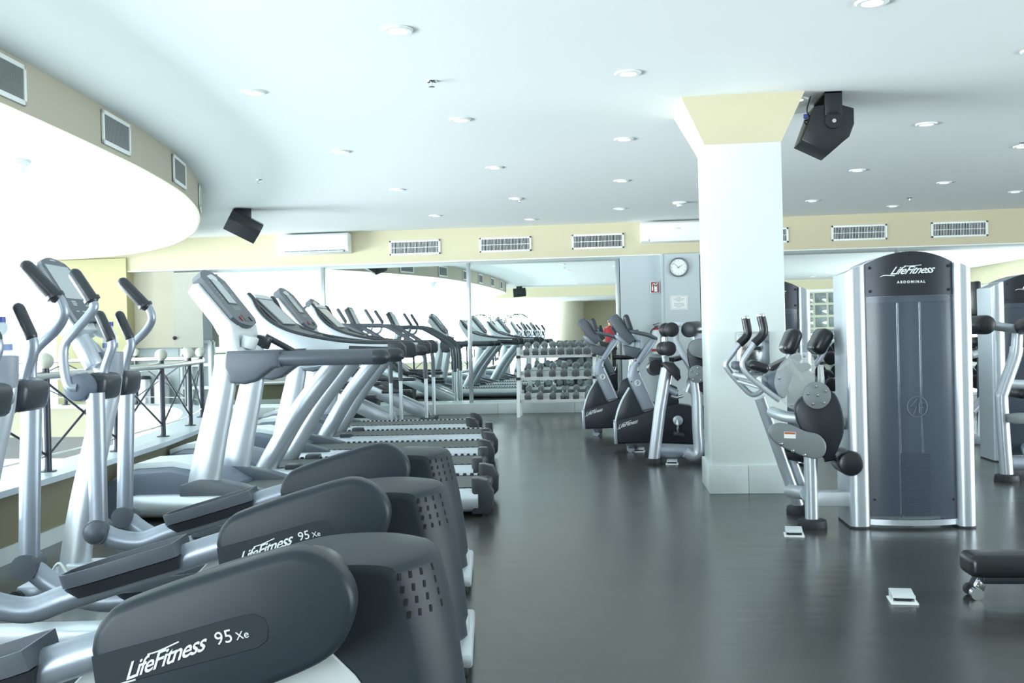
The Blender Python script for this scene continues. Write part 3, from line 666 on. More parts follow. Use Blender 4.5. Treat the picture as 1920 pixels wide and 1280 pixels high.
        hub = MB().cyl((px, sgn*.29, .975), (px, sgn*.39, .975), .066, .060, seg=26, bev=.02).build('pivot_hub', 'blueg', t)
        MB().rbox((px+.045, sgn*.19, .975), (.10, .22, .12), (0, .15, 0), .03, 3).build('pivot_box', 'char', t)
        MB().cyl((px+.03, sgn*.02, .975), (px+.03, sgn*.12, .975), .035).build('cross_tube', 'tube', t)
        U = [(-1.79, .975), (-1.822, .985), (-1.841, 1.059), (-1.843, 1.158), (-1.797, 1.223), (-1.741, 1.29), (-1.717, 1.332), (-1.735, 1.373)] if near else [(-1.85, .96), (-1.855, 1.01), (-1.85, 1.09), (-1.828, 1.149), (-1.745, 1.225), (-1.706, 1.288), (-1.718, 1.345), (-1.742, 1.37)]
        G = (-1.802, 1.473) if near else (-1.839, 1.476)
        yy = [sgn*.385, sgn*.39, sgn*.385, sgn*.375, sgn*.37, sgn*.36, sgn*.355, sgn*.35]
        h = MB().tube([(a, q, b_) for (a, b_), q in zip(U, yy)], .020, seg=14).build('moving_handlebar', 'tube', t)
        e = U[-1]
        MB().tube([(e[0]+.006, sgn*.35, e[1]-.01), (G[0], sgn*.34, G[1])], .029, n=1, seg=18, endround=True).build('grip', 'char', h)
        MB().tube([(e[0]+.010, sgn*.35, e[1]-.016), (e[0]+.004, sgn*.35, e[1]-.004)], .036, n=1, seg=18).build('grip_collar', 'char', h)
        F = [(-1.747, 1.0), (-1.738, 1.06), (-1.706, 1.151), (-1.712, 1.20)] if near else [(-1.80, 1.0), (-1.785, 1.06), (-1.755, 1.151), (-1.762, 1.21)]
        fg = MB().tube([(a, sgn*.19, b_) for a, b_ in F], .020, seg=14).build('fixed_handlebar', 'tube', t)
        a, b_ = F[-1]; MB().tube([(a, sgn*.19, b_-.01), (a-.045, sgn*.19, b_+.095)], .024, n=1, seg=16, endround=True).build('grip', 'char', fg)
        # pedal arm
        if near:
            pts = [(J[0], J[1]), (-1.65, .30), (-1.54, .285), (-1.43, .32), (-1.2, .39), (-1.0, .455), (-.84, .50)]; arm_cover(t, -.40, -.30, 0, 0, -.40, True); pedal(t, -1.425, .385, -1.04, .49, -.345)
        else:
            pts = [(J[0], J[1]), (-1.78, .215), (-1.68, .16), (-1.55, .135), (-1.35, .15), (-1.1, .185), (-.92, .22)]; arm_cover(t, .30, .40, -.06, -.25, .40, False); pedal(t, -1.52, .20, -1.13, .24, .345)
        MB().tube([(a, y, b_) for a, b_ in pts], .040, seg=16, r2=.044).build('pedal_arm', 'tube', t)
    return t
e0 = make_elliptical('nearest grey elliptical trainer, cut off by the bottom of the photo')
e0.location = (-.28, 2.55, 0); e0.rotation_euler.z = math.radians(7)
dup(e0, (-.45, 3.65, 0), 'middle grey elliptical trainer with its mast and bottle cut by the left edge')
dup(e0, (-.61, 4.75, 0), 'furthest grey elliptical trainer with its whole console in view, nearest the treadmills')
dup(e0, (-.95, 12.9, 0), 'grey elliptical trainer at the far end beyond the treadmills') if False else None
def bottle(loc, lab, s=1.0):
    t = thing('water_bottle', loc, lab, 'bottle', 'water bottles in cup holders'); x, y, z = loc
    MB().lathe([(.001, 0), (.030*s, 0), (.034*s, .012), (.034*s, .05), (.031*s, .06), (.034*s, .07), (.034*s, .13), (.028*s, .155), (.014*s, .178), (.014*s, .19), (.001, .19)], loc).build('body', 'bottle', t)
    MB().lathe([(.001, .188), (.0165*s, .188), (.0165*s, .208), (.001, .208)], loc).build('screw_cap', 'cap', t)
    MB().lathe([(.0346*s, .085), (.0350*s, .085), (.0350*s, .108), (.0346*s, .108)], loc).build('label_band', 'blab', t)
    return t
def elpt(X0, Y0, x, y, th=7):
    a = math.radians(th); return (X0+x*math.cos(a)-y*math.sin(a), Y0+x*math.sin(a)+y*math.cos(a))
bx = elpt(-.61, 4.75, -1.785, 0); bottle((bx[0], bx[1], 1.062), 'water bottle with blue cap in the cup holder of the furthest elliptical')
bx = elpt(-.45, 3.65, -1.785, 0); bottle((bx[0], bx[1], 1.062), 'water bottle with blue cap at the left edge of the photo', 1.1)

# ================================================================ TREADMILLS
def tread_deck(t, rnd=False, m='lsilver'):
    # side rails, belt, rear caps, front hood
    for sgn in (-1, 1):
        y = .36*sgn
        r = MB().loft([[(x, y+.07*math.cos(q)*s_, .105+.075*math.sin(q)*s_) for q in [2*PI*j/16 for j in range(16)]] for x, s_ in ((-2.42, .5), (-2.3, 1), (-.06, 1))]).build('side_rail', m, t)
        mb = MB()
        zz = [(-1.63, .160)]
        for k in range(30): a = -1.62+k*.052; zz += [(a, .172), (a+.004, .187), (a+.024, .187), (a+.028, .172)]
        mb.prism(zz+[(-.04, .160)], 'y', y-.035*sgn-.014, y-.035*sgn+.014)
        mb.build('grip_pad', 'char', r)
        if rnd: MB().prism([(-.10, .02), (.0, .02), (.035, .06), (.04, .16), (.0, .235), (-.06, .25), (-.10, .25)], 'y', y-.055, y+.055, .015).build('rear_cap', 'char', t)
        else: MB().box(-.07, .01, y-.055, y+.055, .03, .235, .012).build('rear_cap', 'char', t)
    b_ = MB(); b_.loft([[(x, -.27, z), (x, .27, z), (x, .27, z2), (x, -.27, z2)] for x, z, z2 in ((-1.75, .10, .175), (-.04, .10, .175), (0.0, .115, .165))]).build('running_belt', 'belt', t)
    MB().cyl((-.03, -.29, .14), (-.03, .29, .14), .037).build('rear_roller', 'char', t)
    MB().box(-2.3, -.05, -.30, .30, .035, .10).build('deck_frame', 'char', t)
    def hs(y, k): return [(x, y, .03+(z-.03)*k) for x, z in ((-2.55, .03), (-2.56, .17), (-2.50, .27), (-2.36, .315), (-2.1, .325), (-1.85, .27), (-1.72, .19), (-1.70, .03))]
    MB().loft([hs(-.31, .90), hs(-.30, .97), hs(-.22, 1.04), hs(0, 1.09), hs(.22, 1.04), hs(.30, .97), hs(.31, .90)]).build('motor_hood', 'blueg', t, label='blue-grey motor hood')
    MB().loft([[(x, y, z+.012) for x, z in ((-2.48, .315), (-2.36, .355), (-2.12, .365), (-1.95, .33))]+[(x, y, z-.0) for x, z in ((-1.95, .31), (-2.12, .34), (-2.36, .33), (-2.48, .29))] for y in (-.20, -.1, 0, .1, .20)]).build('hood_insert', 'pale', t, label='pale hood insert')
def make_treadmill_a(lab):
    t = thing('treadmill', (0, 0, 0), lab, 'treadmill', 'treadmills in the left row'); tread_deck(t, True)
    for sgn in (-1, 1):
        y = .33*sgn
        MB().tube([(-1.90, y, .08), (-1.83, y, .40), (-1.71, y, .93), (-1.70, y, 1.08)], .062, seg=22, r2=.102, rs=[1.02, 1.0, .8, .72], up=(0, 1, 0)).build('upright', 'lsilver', t)
        MB().prism([(-2.02, .07), (-2.0, .24), (-1.86, .285), (-1.62, .235), (-1.42, .175), (-1.40, .10), (-1.43, .07)], 'y', y-.065, y+.065, .014).build('upright_boot', 'mid', t)
        w1 = [(-1.66, .90), (-1.57, .885), (-1.49, .905), (-1.43, .95), (-1.38, .985), (-1.33, .99), (-1.33, 1.108), (-1.45, 1.105), (-1.68, 1.105), (-1.70, 1.0)]
        MB().prism(w1, 'y', y-.055, y+.055, .022, 3).build('arm_bracket', 'mid', t)
        MB().tube([(-1.345, y, 1.048), (-.71, y, 1.045)], .050, n=1, seg=18, r2=.050, endround=True).build('handrail', 'mid', t)
        MB().tube([(-.72, y, 1.045), (-.668, y, 1.045)], .0515, n=1, seg=18, endround=True).build('rail_cap', 'char', t)
    side = [(-1.962, 1.50), (-1.93, 1.555), (-1.89, 1.56), (-1.66, 1.275), (-1.635, 1.10), (-1.655, 1.06), (-1.69, 1.08), (-1.80, 1.285)]
    def cons(y, k=1.0, up=0):
        cx, cz = -1.80, 1.33; return [(cx+(a-cx)*k, y, cz+(b_-cz)*k+up*max(0, min(1, (b_-1.3)/.2))) for a, b_ in side]
    cs = MB().loft([cons(-.285, .90), cons(-.275, .98), cons(-.25, 1), cons(-.14, 1, .05), cons(0, 1, .075), cons(.14, 1, .05), cons(.25, 1), cons(.275, .98), cons(.285, .90)]).build('console', 'pale', t, label='pale grey console housing')
    a0 = Vector((-1.895, 0, 1.575)); d = Vector((.232, 0, -.300)).normalized(); nn = Vector((-d.z, 0, d.x))
    def fp(u, v, h): return a0+d*u+nn*h+Vector((0, v, 0))
    def slab(name, poly, h0, h1, m, par): return MB().loft([[fp(u, v, h0) for u, v in poly], [fp(u, v, h1) for u, v in poly]]).build(name, m, par)
    slab('face_panel', [(-.085, -.08), (-.09, 0), (-.085, .08), (-.055, .18), (-.01, .255), (.33, .25), (.375, .20), (.395, .10), (.40, 0), (.395, -.10), (.375, -.20), (.33, -.25), (-.01, -.255), (-.055, -.18)], -.04, .030, 'mid', cs)
    slab('screen_frame', [(.0, -.105), (.0, .085), (.215, .085), (.215, -.105)], .030, .033, 'char', cs)
    slab('screen', [(.008, -.095), (.008, .075), (.207, .075), (.207, -.095)], .033, .035, 'screen', cs)
    slab('tray_recess', [(.305, -.04), (.305, .055), (.365, .065), (.365, -.03)], .030, .032, 'black', cs)
    slab('stop_button', [(.325, -.115), (.325, -.085), (.36, -.085), (.36, -.115)], .030, .037, 'red', cs)
    slab('start_button', [(.325, .10), (.325, .13), (.36, .13), (.36, .10)], .030, .037, 'black', cs)
    mb = MB()
    for u, v, w_ in [(.03+.028*k, -.17, .025) for k in range(6)]+[(.03+.009*k, .12, .03) for k in range(6)]+[(.12+.009*k, .12, .03) for k in range(6)]+[(.235+.012*k, -.07+.04*j, .025) for k in range(3) for j in range(4)]+[(-.04, -.04, .08)]:
        mb.loft([[fp(u+a, v+b_, h) for a, b_ in ((-.002, 0), (.002, 0), (.002, w_), (-.002, w_))] for h in (.030, .0315)])
    mb.build('button_print', 'button', cs)
    # side cup holders and cross beam
    for sgn in (-1, 1):
        MB().cyl((-1.60, sgn*.17, 1.12), (-1.575, sgn*.17, 1.20), .05, .055, seg=22, bev=.01).build('cup_holder', 'pale' if sgn < 0 else 'char', t)
    MB().tube([(-1.66, -.30, 1.08), (-1.62, 0, 1.10), (-1.66, .30, 1.08)], .05, seg=16, r2=.045).build('cross_beam', 'pale', t)
    MB().tube([(-1.58, .20, 1.20), (-1.46, .22, 1.13), (-1.36, .28, 1.06)], .022, seg=12).build('hand_grip', 'char', t)
    return t
def make_treadmill_b(lab):
    t = thing('treadmill', (0, 0, 0), lab, 'treadmill', 'treadmills in the left row'); tread_deck(t, False)
    for sgn in (-1, 1):
        y = .33*sgn
        MB().tube([(-1.74, y, .06), (-1.70, y, .14), (-1.42, y, .60), (-1.14, y, .95), (-1.07, y, 1.04)], .065, seg=22, r2=.080, rs=[1, 1, .95, .9, .85], up=(0, 1, 0)).build('upright', 'silver', t)
        MB().box(-1.52, -1.40, y-.06, y+.06, .13, .21, .015).build('upright_boot', 'char', t)
        top = [(-1.80, 1.515), (-1.775, 1.53), (-1.75, 1.50), (-1.71, 1.42), (-1.63, 1.33), (-1.52, 1.262), (-1.40, 1.218), (-1.25, 1.182), (-1.05, 1.148), (-.85, 1.132), (-.62, 1.128)]
        low = [(-.62, 1.09), (-.85, 1.075), (-1.05, 1.02), (-1.2, .97), (-1.36, .95), (-1.50, 1.0), (-1.62, 1.12), (-1.74, 1.31), (-1.81, 1.44)]
        MB().prism([(p.x, p.y) for p in spline([(a, b_, 0) for a, b_ in top], 3)]+low, 'y', y-.03, y+.03, .012).build('side_panel', 'lsilver', t, ang=45)
        MB().tube([(a, y, b_) for a, b_ in top[1:]], .030, seg=12, r2=.02, endround=True).build('panel_rim', 'char', t)
        MB().tube([(-1.0, y, 1.085), (-.66, y, 1.065)], .045, n=1, seg=14).prism([(-.70, 1.135), (-.60, 1.135), (-.565, 1.10), (-.565, 1.03), (-.59, 1.0), (-.70, 1.0)], 'y', y-.045, y+.045, .015).build('handrail_end', 'char', t)
    sd = [(-1.80, 1.47), (-1.775, 1.515), (-1.52, 1.265), (-1.30, 1.19), (-1.16, 1.15), (-1.16, 1.12), (-1.32, 1.14), (-1.56, 1.20)]
    cs = MB().loft([[(a, y, b_) for a, b_ in sd] for y in (-.30, -.15, 0, .15, .30)]).build('console', 'char', t)
    d = Vector((.25, 0, -.25)).normalized(); nn = Vector((-d.z, 0, d.x)); a0 = Vector((-1.765, 0, 1.508))
    def slab(name, poly, h0, h1, m): return MB().loft([[a0+d*u+nn*h+Vector((0, v, 0)) for u, v in poly] for h in (h0, h1)]).build(name, m, cs)
    slab('screen', [(.02, -.21), (.02, .21), (.30, .19), (.30, -.19)], .002, .012, 'screen')
    slab('top_panel', [(-.03, -.22), (-.04, 0), (-.03, .22), (.01, .24), (.01, -.24)], -.01, .016, 'pale')
    MB().box(-1.42, -1.30, -.1, .1, 1.17, 1.215, .01).build('accessory_tray', 'mid', t)
    return t
ta = make_treadmill_a('nearest treadmill with a tall upright and large grey console')
ta.location = (-.85, 6.75, 0); ta.rotation_euler.z = math.radians(4)
tb = make_treadmill_b('second nearest treadmill with leaning uprights and sweeping white side panels')
tb.location = (-1.05, 7.95, 0); tb.rotation_euler.z = math.radians(4)
dup(ta, (-1.13, 9.15, 0), 'third treadmill from the camera, upright posts half hidden by leaning ones')
dup(tb, (-1.30, 10.4, 0), 'fourth treadmill from the camera, leaning uprights deep in the row')
dup(ta, (-1.60, 11.6, 0), 'furthest treadmill of the left row, dark deck nearest the mirrors')

# ================================================================ helpers for the machines on the right (points measured on a depth plane)
CP = Vector((0, 0, 1.15))
def at(x, y, Y):
    r = Fv + Rr*((x-960)/f) - Ur*((y-640)/f); p = CP + r*(Y/r.y); return Vector((p.x, Y, p.z))
def pl(pts, Y): return [(at(x, y, Y).x, at(x, y, Y).z) for x, y in pts]
def sm(poly, n=4):
    q = [Vector((a, b_, 0)) for a, b_ in poly]; N = len(q); out = []
    for i in range(N):
        p0, p1, p2, p3 = q[i-1], q[i], q[(i+1) % N], q[(i+2) % N]
        for k in range(n):
            t = k/n; v = 0.5*((2*p1)+(p2-p0)*t+(2*p0-5*p1+4*p2-p3)*t*t+(3*p1-p0-3*p2+p3)*t**3); out.append((v.x, v.y))
    return out
def tb(pts, Y, r, **k): return MB().tube([at(x, y, Y) for x, y in pts], r, **k)

# ================================================================ WEIGHT TOWERS
def tower_parts(t, x0, x1, y, word, rods=True):
    wd = x1-x0; pw = .115; a, b_ = x0+pw, x1-.10; N = 16
    def arcz(u): return 1.525+.062*(1-(2*u-1)**2)
    def bow(u): return y-.045*(1-(2*u-1)**2)
    def panel(name, z0, zf, off, th, m, inset=0.0):
        F, B = [], []
        rings = []
        for i in range(N+1):
            u = i/N; x = a+inset+(b_-a-2*inset)*u; yy = bow(u)-off; z1 = zf(u)
            rings.append([(x, yy, z0), (x, yy, z1), (x, yy+th, z1), (x, yy+th, z0)])
        return MB().loft(rings).build(name, m, t)
    panel('shroud_cap', 1.30, lambda u: arcz(u)+.0, -.012, .32, 'tube', -.006)
    hd = panel('header_panel', 1.335, arcz, .004, .012, 'iron')
    panel('shield', .055, lambda u: 1.333, 0, .006, 'smoke')
    panel('kick_strip', .02, lambda u: .052, .006, .02, 'silver')
    MB().box(a-.005, b_+.005, y+.20, y+.22, .03, 1.33).build('rear_panel', 'tube', t)
    for s_, (p, q) in enumerate(((x0, a), (b_, x1))):
        cx = (p+q)/2; hw = (q-p)/2; pts = []
        outer = -1 if s_ == 0 else 1
        for k in range(13):
            th = PI*k/12; pts.append((cx+hw*math.cos(PI+th), y+.0-.035*math.sin(th) if True else 0))
        plan = pts + [(cx+hw, y+.30), (cx-hw, y+.30)]
        bot = [(p_[0], p_[1], .012) for p_ in plan]; top = []
        for p_ in plan:
            u = (p_[0]-p)/(q-p); u = u if s_ == 0 else 1-u; top.append((p_[0], p_[1], 1.475+.045*math.sin(u*PI/2)))
        MB().loft([bot, top]).build('side_post', 'silver' if s_ == 0 else 'silver', t)
        MB().loft([[(p_[0], p_[1], 0) for p_ in plan], [(p_[0], p_[1], .012) for p_ in plan]]).build('post_foot', 'rubber', t)
    mb = MB()
    for u, z in ((.05, 1.365), (.05, 1.50), (.95, 1.365), (.95, 1.50), (.5, 1.572)):
        x = a+(b_-a)*u; mb.cyl((x, bow(u)-.010, z), (x, bow(u)-.003, z), .0085, seg=14)
    for u in (.05, .95): x = a+(b_-a)*u; mb.cyl((x, bow(u)-.008, .165), (x, bow(u)-.0, .165), .006, seg=10)
    mb.build('screw', 'black', t)
    script_logo(t, .062, ((a+b_)/2+.0, bow(.5)-.008, 1.478), math.radians(1))
    me = text_mesh(word, .020, 0, .0008, 1.5, offset=.0006)
    MB().add(me, Matrix.Translation(((a+b_)/2+.0, bow(.5)-.0075, 1.412)) @ FRONT).build('machine_lettering', 'letter', t)
    if rods:
        for u in (.40, .66): x = a+(b_-a)*u; MB().cyl((x, y+.07, .05), (x, y+.07, 1.45), .010, seg=12).build('guide_rod', 'chrome', t)
        w0 = a+(b_-a)*.42; w1 = a+(b_-a)*.72
        ws = MB()
        for k in range(14): ws.box(w0, w1, y+.02, y+.13, .06+k*.026, .083+k*.026, .003, 1)
        ws.build('weight_stack', 'black', t)
        # embossed round emblem
        cx, cz, yy = (a+b_)/2+.02, .70, bow(.55)-.004
        mb = MB().tube([(cx+.055*math.cos(q), yy, cz+.058*math.sin(q)) for q in [2*PI*k/32 for k in range(33)]], .0022, n=1, seg=6)
        mb.tube([(cx+.0, yy, cz+.045), (cx-.038, yy, cz), (cx-.005, yy, cz), (cx-.022, yy, cz-.045)], .0022, n=1, seg=6).tube([(cx+.045, yy, cz+.02), (cx+.01, yy, cz+.02), (cx+.01, yy, cz-.035)], .0022, n=1, seg=6).tube([(cx+.01, yy, cz-.005), (cx+.035, yy, cz-.005)], .0022, n=1, seg=6)
        mb.build('round_emblem', 'blueg', t)
ab = thing('abdominal_machine', (1.70, 6.0, 0), 'abdominal weight machine, tall smoked tower with handles and round cam beside the pillar', 'weight machine')
tower_parts(ab, 1.345, 2.045, 5.93, 'ABDOMINAL')
Yf = 5.95
MB().cyl((1.135, Yf, .05), (1.135, Yf, .50), .039, seg=24).build('front_leg', 'silver', ab)
MB().lathe([(.001, 0), (.082, 0), (.085, .012), (.080, .045), (.06, .052), (.001, .052)], (1.135, Yf, 0)).build('rubber_foot', 'rubber', ab)
MB().lathe([(.001, 0), (.075, 0), (.078, .012), (.072, .045), (.05, .052), (.001, .052)], (1.145, 6.42, 0)).build('rubber_foot', 'rubber', ab)
MB().rbox((1.26, 5.97, .165), (.25, .08, .09), None, .012).build('base_tube', 'lsilver', ab)
MB().rbox((1.28, 6.02, .60), (.22, .07, .07), None, .012).build('upper_tube', 'lsilver', ab)
t0, t1 = at(1425, 745, 6.35), Vector((1.14, 6.42, .05))
MB().tube([t1, t0], .036, n=1, seg=18).build('slanted_tube', 'silver', ab)
MB().tube([at(1462, 800, 6.45), at(1510, 925, 6.45)], .028, n=1, seg=14).build('rear_strut', 'silver', ab)
MB().tube([at(1482, 920, 6.40), Vector((1.12, 6.0, .19))], .042, n=1, seg=16).build('cross_tube', 'silver', ab)
MB().tube([at(1447, 772, 6.25), at(1470, 780, 6.1), at(1500, 784, 6.02)], .034, seg=16).build('pivot_tube', 'lsilver', ab)
MB().prism(sm(pl([(1489, 765), (1512, 738), (1555, 732), (1574, 760), (1580, 800), (1572, 832), (1556, 858), (1530, 850), (1504, 815)], 5.95)), 'y', 5.90, 5.975, .012).build('rocker_guard', 'iron', ab)
lg = MB().prism(sm(pl([(1443, 815), (1448, 799), (1465, 794), (1488, 798), (1512, 809), (1536, 815), (1549, 832), (1547, 851), (1533, 860), (1512, 857), (1484, 846), (1458, 833)], 5.86)), 'y', 5.855, 5.93, .010, 3).build('lower_guard', 'plate', ab)
wl = MB().prism(pl([(1470, 809), (1492, 810), (1492, 822), (1470, 821)], 5.853), 'y', 5.8525, 5.854).build('warning_label', 'paper', lg)
MB().prism(pl([(1471, 809.7), (1491, 810.7), (1491, 814), (1471, 813.3)], 5.852), 'y', 5.8515, 5.8526).build('warning_strip', 'orange', wl) if False else MB().prism(pl([(1471, 809.7), (1491, 810.7), (1491, 814), (1471, 813.3)], 5.852), 'y', 5.8515, 5.8526).build('warning_strip', 'orange', lg, label='orange warning strip')
def bolt(par, c, r=.012): return MB().lathe([(.001, -.008), (r*.7, -.007), (r, -.002), (r, .0), (.001, .0)], c, 'y', 14).build('bolt', 'chrome', par)
for q in ((1465, 832), (1487, 845), (1509, 853)): bolt(lg, at(*q, 5.855))
dsc = MB().cyl((at(1532, 741, 5.87).x, 5.865, at(1532, 741, 5.87).z), (at(1532, 741, 5.87).x, 5.90, at(1532, 741, 5.87).z), .078, seg=36, bev=.004).build('pivot_disc', 'plate', ab)
for q in ((1530, 724), (1548, 733), (1515, 738), (1533, 741), (1545, 755), (1524, 757)): bolt(dsc, at(*q, 5.865), .010)
MB().prism(sm(pl([(1453, 725), (1454, 702), (1464, 681), (1483, 666), (1505, 660), (1520, 664), (1527, 676), (1528, 705), (1524, 735), (1508, 757), (1490, 767), (1470, 757)], 5.98)), 'y', 5.975, 5.981).build('cam_guard', 'lens', ab)
mb = MB().cyl((at(1500, 715, 6.03).x, 6.02, at(1500, 715, 6.03).z), (at(1500, 715, 6.03).x, 6.05, at(1500, 715, 6.03).z), .085, seg=28).tube([at(1478, 680, 6.0), at(1508, 715, 6.0)], .018, n=1)
mb.build('cam_wheel', 'plate', ab)
MB().prism(sm(pl([(1495, 683), (1515, 680), (1520, 690), (1505, 698), (1492, 695)], 6.01), 3), 'y', 6.0, 6.02).build('cam_slot', 'iron', ab)
for q in ((1461, 709), (1508, 667), (1484, 759)): bolt(ab, at(*q, 5.974), .009)
# roller
rc = at(1590, 866, 5.95)
MB().cyl((rc.x, 5.86, rc.z), (rc.x, 6.10, rc.z), .072, seg=30, bev=.02).build('foot_roller', 'black', ab)
MB().tube([at(1545, 862, 5.99), at(1572, 856, 5.99)], .015, n=1, seg=10).build('roller_arm', 'iron', ab)
# handles
for (grip, tubep, Y) in (([(1398, 598), (1402, 622), (1398, 633), (1386, 645)], [(1388, 643), (1372, 665), (1361, 682), (1368, 697), (1390, 722), (1407, 738), (1420, 738), (1430, 730)], 6.22), ([(1427, 594), (1432, 618), (1428, 630), (1414, 644)], [(1416, 642), (1398, 668), (1392, 682), (1400, 700), (1425, 722), (1445, 738), (1462, 750)], 5.95)):
    h = tb(tubep, Y, .017, seg=14).build('handle', 'silver', ab)
    tb(grip, Y, .026, seg=16).build('foam_grip', 'black', h)
    g = at(*grip[0], Y); MB().cyl((g.x-.001, g.y, g.z-.005), (g.x-.004, g.y, g.z+.022), .024, seg=18, bev=.004).build('end_cap', 'chrome', h)
MB().tube([at(1378, 702, 6.2), at(1422, 712, 5.95)], .018, n=1).tube([at(1385, 714, 6.2), at(1432, 728, 5.95)], .012, n=1).build('handle_crossbar', 'lsilver', ab)
MB().rbox(at(1390, 686, 6.2), (.115, .16, .055), (0, .15, 0), .024, 3).build('elbow_pad', 'mid', ab)
MB().rbox(at(1421, 687, 5.98), (.12, .14, .060), (0, .35, 0), .027, 3).build('elbow_pad', 'black', ab)
MB().prism(sm(pl([(1436, 705), (1462, 690), (1484, 672), (1490, 690), (1468, 745), (1440, 730)], 6.1), 3), 'y', 6.02, 6.25, .015).build('seat_back', 'blueg', ab)
MB().rbox(at(1482, 640, 6.1), (.085, .22, .155), (0, .40, 0), .038, 4).build('shoulder_pad', 'black', ab)
MB().rbox(at(1537, 640, 6.3), (.095, .24, .165), (0, .50, 0), .042, 4).build('shoulder_pad', 'black', ab)
tb([(1552, 643), (1540, 668), (1528, 684)], 6.25, .017, seg=12).build('pad_stem', 'silver', ab)
tb([(1481, 662), (1476, 672)], 6.1, .013, n=1, seg=12).build('pad_stem', 'silver', ab)
MB().rbox(at(1470, 680, 6.25), (.20, .2, .05), (0, -.45, 0), .02, 3).build('seat_pad', 'black', ab)
MB().rbox(at(1490, 850, 6.5), (.20, .22, .08), (0, .2, 0), .03, 3).build('lower_pad', 'black', ab)

t2 = thing('weight_machine', (1.32, 8.8, 0), 'weight machine tower standing right behind the pillar', 'weight machine')
tower_parts(t2, .99, 1.685, 8.70, 'LEG CURL', True)
MB().rbox((1.30, 8.45, .10), (.09, .5, .09), None, .012).build('base_tube', 'silver', t2)
for c in list(t2.children):
    if c.name.startswith('machine_lettering'): bpy.data.objects.remove(c)
t3 = thing('weight_machine', (3.55, 8.9, 0), 'weight machine with a black roller arm at the right edge of the photo', 'weight machine')
tower_parts(t3, 3.19, 3.89, 8.80, '', True)
T3Y = 7.75
MB().lathe([(.001, 0), (.085, 0), (.088, .012), (.080, .045), (.06, .052), (.001, .052)], (at(1887, 880, 7.7).x, 7.70, 0)).build('rubber_foot', 'rubber', t3)
tb([(1888, 893), (1883, 830), (1878, 748), (1880, 735), (1902, 672), (1906, 650)], 7.7, .046, seg=20, n=4).build('front_post', 'silver', t3)
tb([(1848, 608), (1880, 613), (1915, 619), (1960, 628)], 7.7, .034, seg=16, n=1).build('lever_arm', 'silver', t3)
MB().tube([at(1906, 655, 7.7), at(1908, 625, 7.7)], .04, n=1).build('arm_hub', 'silver', t3)
rc = at(1834, 609, 7.7); MB().cyl((rc.x, 7.52, rc.z), (rc.x, 7.84, rc.z), .070, seg=28, bev=.025).build('roller_pad', 'black', t3)
rc = at(1925, 612, 7.6); MB().cyl((rc.x, 7.4, rc.z), (rc.x, 7.7, rc.z), .060, seg=24, bev=.025).build('roller_pad', 'black', t3)
MB().tube([at(1884, 719, 7.72), at(1960, 722, 7.72)], .034, n=1).build('seat_rail', 'lsilver', t3)
MB().prism(sm(pl([(1885, 783), (1890, 775), (1940, 774), (1940, 792), (1892, 792)], 7.66), 3), 'y', 7.62, 7.66, .004).build('adjust_plate', 'plate', t3)
MB().tube([at(1895, 869, 7.8), at(1990, 869, 7.8)], .05, n=1).build('base_tube', 'tube', t3)
MB().tube([(3.45, 8.78, .12), (3.15, 7.9, .12)], .045, n=1).build('base_tube', 'tube', t3)
MB().rbox(at(1950, 735, 8.2), (.45, .35, .08), None, .03, 3).build('seat_pad', 'black', t3)
# machine glimpsed between the two right towers
t4 = thing('rear_machine', (3.2, 10.4, 0), 'silver framed machine glimpsed between the two right towers', 'weight machine')
tb([(1822, 665), (1852, 658)], 10.2, .04, n=1).build('crossbar', 'lsilver', t4)
tb([(1822, 770), (1850, 742), (1858, 735)], 10.2, .045, n=1).build('frame_tube', 'silver', t4)
tb([(1822, 868), (1870, 878)], 10.2, .055, n=1).build('base_tube', 'tube', t4)
tb([(1853, 685), (1842, 760), (1836, 868)], 10.3, .035, n=1).build('post', 'lsilver', t4)
MB().rbox(at(1838, 640, 10.3), (.2, .25, .09), None, .03, 3).build('seat_pad', 'black', t4)
MB().rbox(at(1826, 560, 10.3), (.06, .25, .34), None, .02, 3).build('back_pad', 'black', t4)
tb([(1838, 620), (1838, 880)], 10.32, .03, n=1).build('post', 'iron', t4)
MB().box(at(1838, 880, 10.3).x-.15, at(1838, 880, 10.3).x+.15, 10.1, 10.5, 0, .06, .01).build('base_plate', 'tube', t4)

# ---- preacher CURL MACHINE
pc = thing('preacher_curl_machine', (.6, 8.95, 0), 'silver preacher curl machine with black round pads, half hidden behind the pillar', 'weight machine')
tb([(1226, 862), (1237, 770), (1250, 690)], 8.9, .052, n=1, seg=22).build('front_leg', 'silver', pc)
MB().lathe([(.001, 0), (.075, 0), (.078, .012), (.07, .05), (.001, .055)], (at(1226, 862, 8.9).x, 8.9, 0)).build('rubber_foot', 'rubber', pc)
tb([(1234, 845), (1330, 848)], 8.95, .06, n=1, seg=18).build('base_tube', 'tube', pc)
tb([(1285, 848), (1300, 855), (1310, 845), (1308, 800), (1306, 740), (1300, 700)], 8.85, .048, seg=20).build('bent_post', 'silver', pc)
tb([(1302, 700), (1288, 735)], 9.0, .04, n=1).build('brace', 'lsilver', pc)
MB().prism(pl([(1241, 683), (1246, 678), (1262, 679), (1274, 692), (1276, 708), (1270, 714)], 8.8), 'y', 8.72, 9.1, .012).build('arm_pad', 'black', pc)
MB().prism(pl([(1217, 671), (1220, 669), (1262, 669), (1264, 674), (1258, 682), (1240, 681), (1218, 677)], 9.3), 'y', 9.1, 9.45, .012).build('seat_pad', 'char', pc)
MB().cyl(at(1226, 690, 9.2), at(1232, 688, 9.0), .07, seg=24).build('pad_end', 'black', pc)
